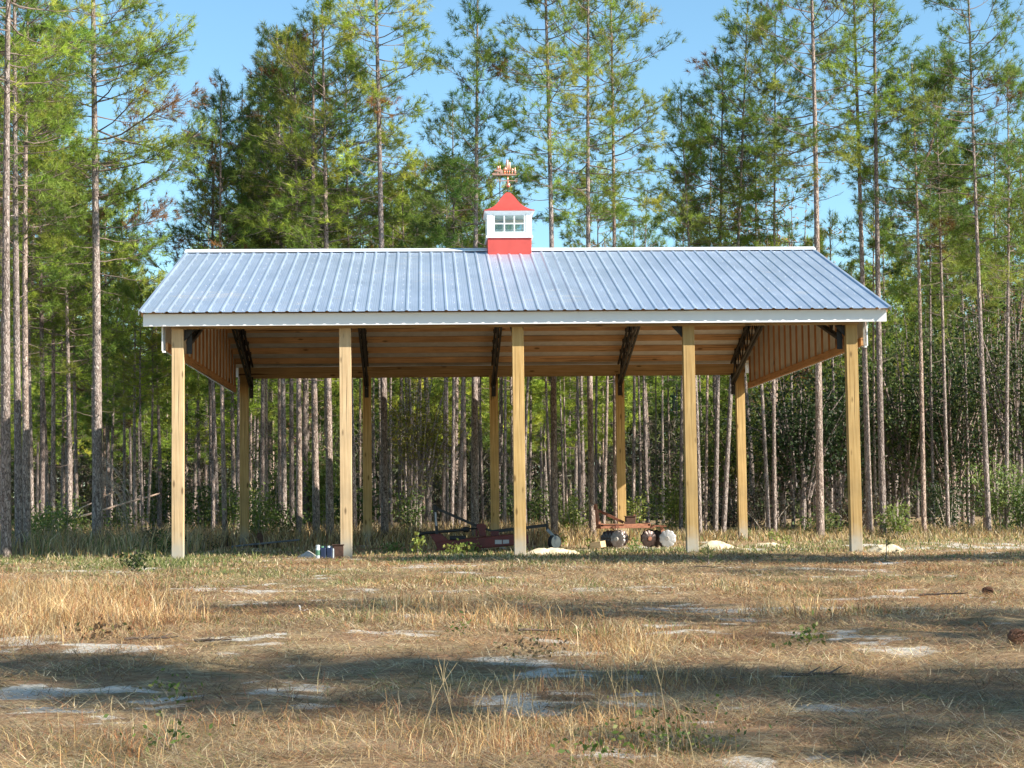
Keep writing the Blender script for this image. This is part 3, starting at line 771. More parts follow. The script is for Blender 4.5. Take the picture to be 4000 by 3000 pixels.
def scallop(n=10, a=.045): return lambda t: 1-a*(.5+.5*math.cos(n*t))**2*2
def harrow():
    Y = 6.2; ppm = 1021.0
    ox, _, _ = at_depth(2260/K+1100/5.53/K, 1180, Y)
    root = empty('disc_harrow', (ox, Y, 0)); tag(root, 'rusty orange disc harrow with scalloped discs standing in the grass', 'harrow')
    x = lambda a: (a-1100)/ppm
    z = lambda b: (965-b)/ppm
    def P(name, mb, m, parent=root, **k): return mb.build(name, m, parent, **k)
    fr = MB().bar((x(440), -.40, z(528)), (x(1500), -.40, z(528)), .06, .09)
    fr.bar((x(440), .45, z(520)), (x(1500), .45, z(520)), .06, .07)
    fr.bar((x(470), -.43, z(500)), (x(470), .45, z(500)), .06, .06); fr.bar((x(1480), -.43, z(500)), (x(1480), .45, z(500)), .06, .06)
    f = P('frame', fr, M['rust_orange'], bevel=.004)
    P('hitch_plate', MB().prism([(x(330), z(565)), (x(440), z(480)), (x(560), z(500)), (x(560), z(575)), (x(400), z(575))], -.30, -.26), M['rust'])
    P('top_plate', MB().box((x(430), -.45, z(492)), (x(960), -.12, z(478))), M['rust_orange'])
    P('top_plate', MB().prism([(x(1500), z(580)), (x(1600), z(512)), (x(1850), z(530)), (x(1850), z(548)), (x(1620), z(545)), (x(1540), z(585))], -.46, -.1), M['rust'])
    P('pivot_bracket', MB().box((x(690), -.47, z(570)), (x(745), -.43, z(520))).box((x(755), -.47, z(575)), (x(825), -.43, z(505))), M['rust'])
    P('hitch_mast', MB().bar((x(430), -.28, z(500)), (x(385), -.02, z(60)), .045, .055).bar((x(430), .28, z(500)), (x(385), .02, z(60)), .045, .055).box((x(340), -.05, z(175)), (x(410), .05, z(55))), M['rust_orange'])
    P('mast_brace', MB().bar((x(400), 0, z(170)), (x(960), -.15, z(450)), .05, .055), M['rust'])
    P('weight_box', MB().box((x(1010), -.30, z(470)), (x(1195), .0, z(325))).box((x(990), -.32, z(325)), (x(1240), .02, z(312))).prism([(x(945), z(430)), (x(1200), z(450)), (x(1200), z(560)), (x(1000), z(565))], -.34, -.28), M['dark_rust'])
    P('rear_post', MB().bar((x(1205), -.1, z(480)), (x(1205), -.1, z(280)), .04), M['rust'])
    P('gang_strut', MB().bar((x(1750), -.38, z(545)), (x(1800), -.38, z(760)), .05, .07), M['rust_orange'])
    def gang(cxp, ang, n, mats, step, y0, R=.18):
        for k in range(n):
            px = x(cxp)+k*step[0]; py = y0+k*step[1]
            pr = [(.001, 0), (.05, .0), (.11, .010), (.17, .028), (R, .052), (R+.004, .052), (.17, .022), (.11, .004), (.05, -.006), (.001, -.006)]
            mb = MB().lathe(pr, (0, 0, 0), 60, 'y', scallop(10))
            o = P('disc', mb, mats[k], smooth=False); o.location = (px, py, R-.02); o.rotation_euler = (0, 0, ang)
            P('hub', MB().lathe([(.045, -.03), (.05, -.005), (.05, .03)], (0, 0, 0), 14, 'y'), M['rust'] if mats[k] is M['disc_dark'] else M['rim'], o)
        ax = MB().bar((x(cxp), y0, R-.02), (x(cxp)+(n-1)*step[0], y0+(n-1)*step[1], R-.02), .035)
        P('gang_axle', ax, M['rust'])
    gang(770, rad(-40), 4, [M['disc_worn'], M['disc_dark'], M['disc_dark'], M['disc_dark']], (-.055, .16), -.52)
    gang(845, rad(24), 3, [M['disc_dark']]*3, (.06, .16), -.10)
    gang(1850, rad(-22), 3, [M['disc_bare'], M['disc_dark'], M['disc_dark']], (-.10, .13), -.50)
    gang(1480, rad(20), 3, [M['disc_dark']]*3, (.05, .16), -.45, .185)
    # timber block by the left discs
    t = MB().box((-.13, -.10, 0), (.13, .10, .13)); o = t.build('timber_block', M['block'], bevel=.004)
    X0, _, _ = at_depth((2260+430/5.53)/K, 1180, Y-.75)
    o.location = (X0, Y-.75, -.01); o.rotation_euler = (rad(4), rad(-7), rad(-38)); tag(o, 'short sawn timber block lying against the left discs of the harrow', 'timber')
harrow()

def containers():
    Y = -.55
    def px(a): return at_depth((880+a/4.424)/K, 1200, Y)[0]
    for a0, a1, h, m, nm, lb, cat, dy in ((1640, 1738, .205, 'navy', 'plastic_jug', 'dark blue jug with green cap, left one of a pair by the second post', 'jug', 0),
                                      (1742, 1850, .205, 'navy', 'plastic_jug', 'dark blue jug with pale cap, right one of a pair by the second post', 'jug', .02)):
        xc = (px(a0)+px(a1))/2; hw = (px(a1)-px(a0))/2
        root = empty(nm, (xc, Y+dy, 0)); tag(root, lb, cat, 'dark blue jugs beside the second front post')
        MB().box((-hw, -.05, 0), (hw, .05, h-.015)).build('jug_body', M[m], root, bevel=.014)
        MB().lathe([(.026, 0), (.026, .03), (.0, .032)], (-.01, 0, h-.016), 12).build('jug_cap', M['green_label' if a0 < 1700 else 'white_plastic'], root)
        MB().tube([(.01, 0, h-.02), (.03, 0, h+.02), (hw-.012, 0, h+.005), (hw-.008, 0, h-.03)], .008, 6).build('jug_handle', M[m], root)
        MB().box((-hw*.6, -.053, .04), (hw*.6, -.0505, .13)).build('jug_label', M['white_plastic'] if 0 else M['navy'], root)
    xc = px(1602); root = empty('paint_can', (xc, Y-.02, 0)); tag(root, 'tall white bottle with green label left of the blue jugs', 'bottle')
    root.name = 'tall_bottle'
    MB().lathe([(.034, 0), (.038, .01), (.038, .17), (.030, .20), (.02, .215)], (0, 0, 0), 16).build('bottle_body', M['white_plastic'], root, smooth=True)
    MB().lathe([(.0392, .06), (.0392, .15)], (0, 0, 0), 16).build('bottle_label', M['green_label'], root)
    MB().lathe([(.036, .205), (.036, .235), (.01, .24)], (0, 0, 0), 16).build('bottle_lid', M['white_plastic'], root)
    xc = px(1860); o = MB().box((-.008, -.03, 0), (.012, .03, .17)).build('white_strip', M['white_plastic'], bevel=.004); o.location = (xc, Y+.12, 0)
    tag(o, 'thin white plastic panel standing right beside the blue jugs', 'panel')
    xc = px(1900); root = empty('rusty_box', (xc, Y+.55, 0)); tag(root, 'low dark rusty box behind the second post and the jugs', 'box')
    MB().box((-.06, -.10, 0), (.12, .14, .22)).build('box_body', M['dark_rust'], root, bevel=.004)
    MB().box((-.075, -.115, .221), (.135, .155, .235)).build('box_rim', M['dark_rust'], root)
containers()

def scraper():
    Y = 9.6
    P = lambda a, b: at_depth((880+a/4.424)/K, (2040+b/4.424)/K, Y)
    x0 = P(455, 0)[0]; x1 = P(785, 0)[0]
    root = empty('box_blade', ((x0+x1)/2, Y, 0)); tag(root, 'dark rusty steel box blade with an upright pointed plate', 'implement')
    h = P(600, 360)[2]
    w_ = (x1-x0)/2
    MB().box((-w_, -.2, 0), (w_, -.18, h)).box((-w_, -.18, 0), (-w_+.02, .2, h)).box((w_-.02, -.18, 0), (w_, .2, h)).box((-w_+.02, .18, 0), (w_-.02, .2, h)).build('blade_box', M['dark_rust'], root, bevel=.003)
    c = (x0+x1)/2
    pl = [(P(a, b)[0]-c, P(a, b)[2]) for a, b in ((545, 560), (545, 200), (562, 172), (580, 185), (605, 172), (640, 215), (655, 280), (655, 560))]
    MB().prism(pl, .0, .03).build('upright_plate', M['dark_rust'], root)
    a = P(150, 405); b = P(1300, 298)
    Yr = -.45
    mb = MB().tube([(a[0], Y+Yr, a[2]-.01), (b[0], Y+Yr+.1, b[2])], .02, 8)
    mb.tube([(a[0]+.01, Y+Yr, a[2]), (a[0]+.01, Y+Yr, .0)], .016, 8)
    o = mb.build('steel_pipe', M['pipe']); tag(o, 'long thin grey steel pipe resting aslant across the rusty box blade', 'pipe')
scraper()

# sand piles, scrap, cones, leaning dead poles
def pile(px, py, rx, h, lab, seed, colr='pile'):
    X, Y = gpt(px, py); w_ = abs(gpt(px+rx, py)[0]-X); r = np.random.RandomState(seed)
    n, k = 44, 16; mb = MB(); V = []
    for i in range(k+1):
        for j in range(n):
            t = 2*math.pi*j/n; rr = i/k
            ex = 1+.18*math.sin(t*2+seed)+.10*math.sin(t*5+seed*2)
            x = w_*rr*math.cos(t)*ex; y = w_*.75*rr*math.sin(t)*ex
            z = h*max(0, 1-rr**1.7)*(.45+1.0*float(fbm(np.array([x*4+seed*9]), np.array([y*4.]))[0]))+(.10*(float(fbm(np.array([x*9+seed]), np.array([y*9.]))[0])-.5))*(1-rr)
            V.append((x, y, z-.03*rr))
    mb.v = V
    for i in range(k):
        for j in range(n): mb.f.append((i*n+j, i*n+(j+1) % n, (i+1)*n+(j+1) % n, (i+1)*n+j))
    o = mb.build('sand_pile', M[colr], smooth=True, recalc=False); o.location = (X, Y, 0.0); tag(o, lab, 'sand pile', 'small heaps of dug sand beside the posts')
M['pile'] = simple('pale_sand', (.62, .53, .37), .95, 0, .10, 16, .1, .6)
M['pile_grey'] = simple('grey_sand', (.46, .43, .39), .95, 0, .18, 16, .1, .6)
pile(1190, 1196, 62, .13, 'low cream sand heap just right of the middle front post', 1)
pile(1552, 1184, 46, .16, 'cream sand heap right of the fourth front post', 2)
pile(1915, 1190, 48, .16, 'cream sand heap right of the rightmost front post', 3)
pile(1660, 1176, 40, .05, 'flattest cream sand patch, near the rightmost back post', 4)
pile(665, 1204, 30, .10, 'grey sand heap in shade left of the blue jugs', 5, 'pile_grey')
def cone(px, py, lab, s=1.0):
    X, Y = gpt(px, py); z = float(gz(X, Y)); mb = MB(); r = random.Random(int(px))
    mb.lathe([(.005, -.05), (.022, -.04), (.03, -.01), (.026, .02), (.014, .045), (.003, .06)], (0, 0, 0), 12)
    k = 0
    for i in range(9):
        zz = -.045+i*.011; rr = [.024, .034, .039, .041, .040, .036, .030, .023, .015][i]
        for j in range(11):
            t = 2*math.pi*(j+.5*(i % 2))/11+i*.3
            c, s_ = math.cos(t), math.sin(t)
            mb.add([(c*rr*.5-s_*.008, s_*rr*.5+c*.008, zz), (c*rr*.5+s_*.008, s_*rr*.5-c*.008, zz), (c*(rr+.010)+s_*.006, s_*(rr+.010)-c*.006, zz+.009), (c*(rr+.010)-s_*.006, s_*(rr+.010)+c*.006, zz+.009), (c*(rr+.006), s_*(rr+.006), zz+.002)], [(0, 1, 2, 3), (0, 4, 1), (1, 4, 2), (3, 2, 4), (0, 3, 4)])
    o = mb.build('pine_cone', M['cone'], recalc=False); o.scale = (s,)*3; o.location = (X, Y, z+.045*s+.01); o.rotation_euler = (rad(75), rad(r.uniform(-30, 30)), rad(r.uniform(0, 360))); tag(o, lab, 'pine cone', 'pine cones on the ground')
cone(2135, 1288, 'brown pine cone on pale straw, the farther of two near the right edge', .95)
cone(2196, 1392, 'dark pine cone on sand at the right edge, nearest the viewer', 1.05)
X, Y = gpt(655, 1325); mb = MB().box((-.025, -.005, 0), (-.012, .005, .055)).box((-.012, -.005, .0), (.04, .015, .010))
o = mb.build('scrap_piece', M['debris'], bevel=.002); o.location = (X, Y, float(gz(X, Y))+.005); o.rotation_euler = (0, rad(-15), 0); tag(o, 'small white bent piece of scrap lying in shaded grass', 'scrap')
def pole(a, b, Y, r, lab):
    A = at_depth(*a, Y); B = at_depth(*b, Y+1.5); n = 9; rr = random.Random(int(a[0]))
    pts = [(A[0]+(B[0]-A[0])*t+rr.uniform(-.02, .02), A[1]+(B[1]-A[1])*t, A[2]+(B[2]-A[2])*t+rr.uniform(-.02, .02)) for t in [k/n for k in range(n+1)]]
    o = MB().tube(pts, [r*(1-.45*k/n) for k in range(n+1)], 7).build('fallen_pole', M['pole'], smooth=True); tag(o, lab, 'dead pole', 'leaning dead poles in the left wood')
pole((60, 1150), (345, 1066), 20, .045, 'longest bleached dead pole leaning between the left pines')
pole((90, 1140), (248, 1060), 22, .032, 'thin grey dead pole leaning above the longest one')
pole((380, 1112), (405, 1010), 24, .03, 'thin dead pole standing aslant behind the first front post')

# ------------------------------------------------------------------ pines
def needle_mesh(name, P, Dr, n, L, wdt, tints, rs, spread=.75):
    """P tuft points, Dr tuft directions -> thin triangles"""
    k = len(P)
    P = np.repeat(P, n, 0); Dd = np.repeat(Dr, n, 0); T = np.repeat(tints, n, 0)
    r = rs.normal(size=P.shape); d = norm(Dd*.55+norm(r)*spread*rs.uniform(.4, 1.3, (len(P), 1)))
    d[:, 2] -= .10*rs.rand(len(P)); d = norm(d)
    LL = L*rs.uniform(.65, 1.15, (len(P), 1))
    base = P-Dd*rs.uniform(-.02, .10, (len(P), 1))
    s = norm(np.cross(d, rs.normal(size=P.shape)))*wdt*.5
    V = np.stack([base-s, base+s, base+d*LL], 1)
    T = T*rs.uniform(.8, 1.2, (len(P), 1))
    return np_mesh(name, V, 3, M['needle'], T)

def trunk_pts(H, rs, bend):
    n = 14; z = np.linspace(0, H, n+1)
    a = rs.uniform(0, 6.28, 2); f = rs.uniform(.6, 1.3, 2)
    x = bend*(np.sin(z/H*3.1*f[0]+a[0])-math.sin(a[0])); y = bend*(np.sin(z/H*3.1*f[1]+a[1])-math.sin(a[1]))
    return np.stack([x, y, z], 1)

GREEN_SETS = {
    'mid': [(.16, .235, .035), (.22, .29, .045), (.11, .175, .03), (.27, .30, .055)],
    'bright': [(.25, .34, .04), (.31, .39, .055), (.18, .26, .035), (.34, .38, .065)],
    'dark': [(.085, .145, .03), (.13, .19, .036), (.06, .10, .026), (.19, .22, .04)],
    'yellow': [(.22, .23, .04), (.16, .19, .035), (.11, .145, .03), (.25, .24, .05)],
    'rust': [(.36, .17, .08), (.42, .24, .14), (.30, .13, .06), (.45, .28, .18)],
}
def make_pine(seed, H, hb, R, dia, dens=1.0, tone='mid', npt=20, L=.23, wdt=.013, bend=.10, dead=10, top=.35, asym=0.0, fork=None, sub=True):
    """returns (trunk mesh, crown mesh)"""
    rs = np.random.RandomState(seed); r = random.Random(seed)
    tp = trunk_pts(H, rs, bend)
    def tpos(z): return np.array([np.interp(z, tp[:, 2], tp[:, 0]), np.interp(z, tp[:, 2], tp[:, 1]), z])
    R0_ = dia/2
    rad_ = [R0_*(1.28 if i == 0 else (1-.80*(i/14)**1.15)) for i in range(15)]
    rad_[1] = R0_*.99
    mb = MB()
    pts = [tuple(p) for p in tp]; pts.insert(1, tuple(tpos(.28))); rad_.insert(1, R0_*1.04); pts[0] = (pts[0][0], pts[0][1], -.12)
    rad_[0] = R0_*1.38
    mb.tube(pts, rad_, 12)
    NT = len(mb.f)
    for _ in range(int(H*1.1)):      # little knots / stubs
        z = r.uniform(1.5, H*.8); a = r.uniform(0, 6.28); p = tpos(z); rr = R0_*(1-.8*(z/H)**1.15)
        d = np.array([math.cos(a), math.sin(a), .2]); ln = r.uniform(.02, .10)
        mb.tube([p+d*rr*.8, p+d*(rr+ln)], [.014, .008], 5)
    TP, TD, TT = [], [], []
    tset = np.array(GREEN_SETS[tone])
    stems = [(None, 0.0)]
    if fork: 
        zf, off = fork
        q = [tpos(zf), tpos(zf)+np.array([off*.35, 0, .8]), tpos(min(H, zf+2.5))+np.array([off*.8, .1, 0]), tpos(H*.97)+np.array([off, .1, 0])]
        mb.tube([tuple(p) for p in q], [R0_*.55, R0_*.48, R0_*.35, .015], 8)
    def branch(z, az, ln, el, live, col, p0=None):
        p = tpos(z) if p0 is None else p0; n = 6; pts = [p]; e = el; a = az
        st = ln/n
        for i in range(n):
            e2 = e+(.085 if live else .02)*i; a += r.uniform(-.16, .16); e2 += r.uniform(-.12, .12)
            d = np.array([math.cos(a)*math.cos(e2), math.sin(a)*math.cos(e2), math.sin(e2)])
            p = p+d*st; pts.append(p)
        br = (.006+.008*ln) if live else (.006+.006*ln)
        mb.tube([tuple(q) for q in pts], [br*(1-.75*i/n) for i in range(n+1)], 4, cap=False)
        if not live:
            for _ in range(r.randint(0, 3)):
                i = r.randint(2, n); q = pts[i]; a2 = a+r.uniform(-1.2, 1.2); ee = e+r.uniform(-.6, .5); l2 = ln*r.uniform(.15, .45)
                d = np.array([math.cos(a2)*math.cos(ee), math.sin(a2)*math.cos(ee), math.sin(ee)])
                mb.tube([tuple(q), tuple(q+d*l2*.5), tuple(q+d*l2+np.array([0, 0, r.uniform(-.05, .1)]))], [br*.5, br*.4, .002], 3, cap=False)
            return
        last = pts[-1]-pts[-2]
        TP.append(pts[-1]); TD.append(last); TT.append(col)
        k = max(2, int(ln*5.0*dens))
        for _ in range(2):
            TP.append(pts[-1]+rs.normal(size=3)*.06); TD.append(last*1.5+rs.normal(size=3)*.12+np.array([0, 0, .1])); TT.append(col)
        for _ in range(k):
            t = r.uniform(.28, 1)**.8; i = min(n-1, int(t*n)); f = t*n-i; q = pts[i]*(1-f)+pts[i+1]*f
            a2 = a+r.choice((-1, 1))*r.uniform(.3, 1.2); ee = e+r.uniform(-.35, .7); l2 = ln*r.uniform(.14, .38)+.08
            d = np.array([math.cos(a2)*math.cos(ee), math.sin(a2)*math.cos(ee), math.sin(ee)])
            q2 = q+d*l2+np.array([0, 0, .06*l2]); cc = col*r.uniform(.75, 1.3)
            if sub: mb.tube([tuple(q), tuple((q+q2)/2+np.array([0, 0, -.02])), tuple(q2)], [br*.4, br*.3, .003], 3, cap=False)
            for _ in range(r.choice((1, 2, 3))):
                TP.append(q2+rs.normal(size=3)*.07); TD.append(d+np.array([0, 0, .3])+rs.normal(size=3)*.35); TT.append(cc)
    z = hb
    while z < H-.25:
        t = (z-hb)/(H-hb)
        prof = (min(1, .62+t*2.0))*(1-t**2.3)**.75
        nb = r.choice((2, 3, 3, 4))
        a0 = r.uniform(0, 6.28)
        for i in range(nb):
            if r.random() > .86*min(1, dens+.25): continue
            az = a0+i*6.283/nb+r.uniform(-.4, .4)
            if math.cos(az+math.pi/2) > .72 and r.random() < (.8 if asym else .2): continue
            ln = R*prof*r.uniform(.55, 1.18)*(1+asym*math.cos(az))+.15
            el = -.18+t*.75+r.uniform(-.22, .28)
            c = tset[rs.randint(len(tset))]*r.uniform(.75, 1.25)
            if r.random() < .02 and tone != 'rust': c = np.array((.22, .11, .04))
            branch(z+r.uniform(-.1, .1), az, ln, el, True, c)
            if fork and z > fork[0]+2 and r.random() < .8:
                f = min(1, (z-fork[0])/2.5); branch(z, az+r.uniform(0, 2), ln*.8, el, True, c, tpos(z)+np.array([fork[1]*f, .1, 0]))
        z += r.uniform(.20, .36)
    for i in range(3):
        p = tpos(H-.05-.12*i); TP.append(p); TD.append(np.array([r.uniform(-.2, .2), r.uniform(-.2, .2), 1.])); TT.append(tset[1])
    for _ in range(dead):
        z = r.uniform(max(1.6, hb*.45), hb+.4)
        branch(z, r.uniform(0, 6.28), r.uniform(.35, 1.0)*(.5+.5*z/hb), r.uniform(-.35, .35), False, None)
    me = bpy.data.meshes.new('pine_trunk'); me.from_pydata(mb.v, [], mb.f); me.materials.append(M['bark']); me.materials.append(M['limb'])
    for p in me.polygons:
        p.use_smooth = True
        if p.index > NT+int(H*1.1)*7+(26 if fork else 0): p.material_index = 1
    P = np.array(TP); Dr = norm(np.array(TD)); T = np.array(TT)
    cm = needle_mesh('pine_needles', P, Dr, npt, L, wdt, T, rs)
    return me, cm

def put_pine(meshes, X, Y, label, group=None, rz=0.0, scale=(1, 1), lean=0.0, cat='pine tree', z=0.0):
    r = empty('pine_tree', (X, Y, z)); r.rotation_euler = (0, lean, 0)
    tag(r, label, cat, group)
    for nm, me in (('trunk', meshes[0]), ('crown', meshes[1])):
        o = bpy.data.objects.new(nm, me); COL.objects.link(o); o.parent = r
        o.rotation_euler = (0, 0, rz); o.scale = (scale[0], scale[0], scale[1])
    return r

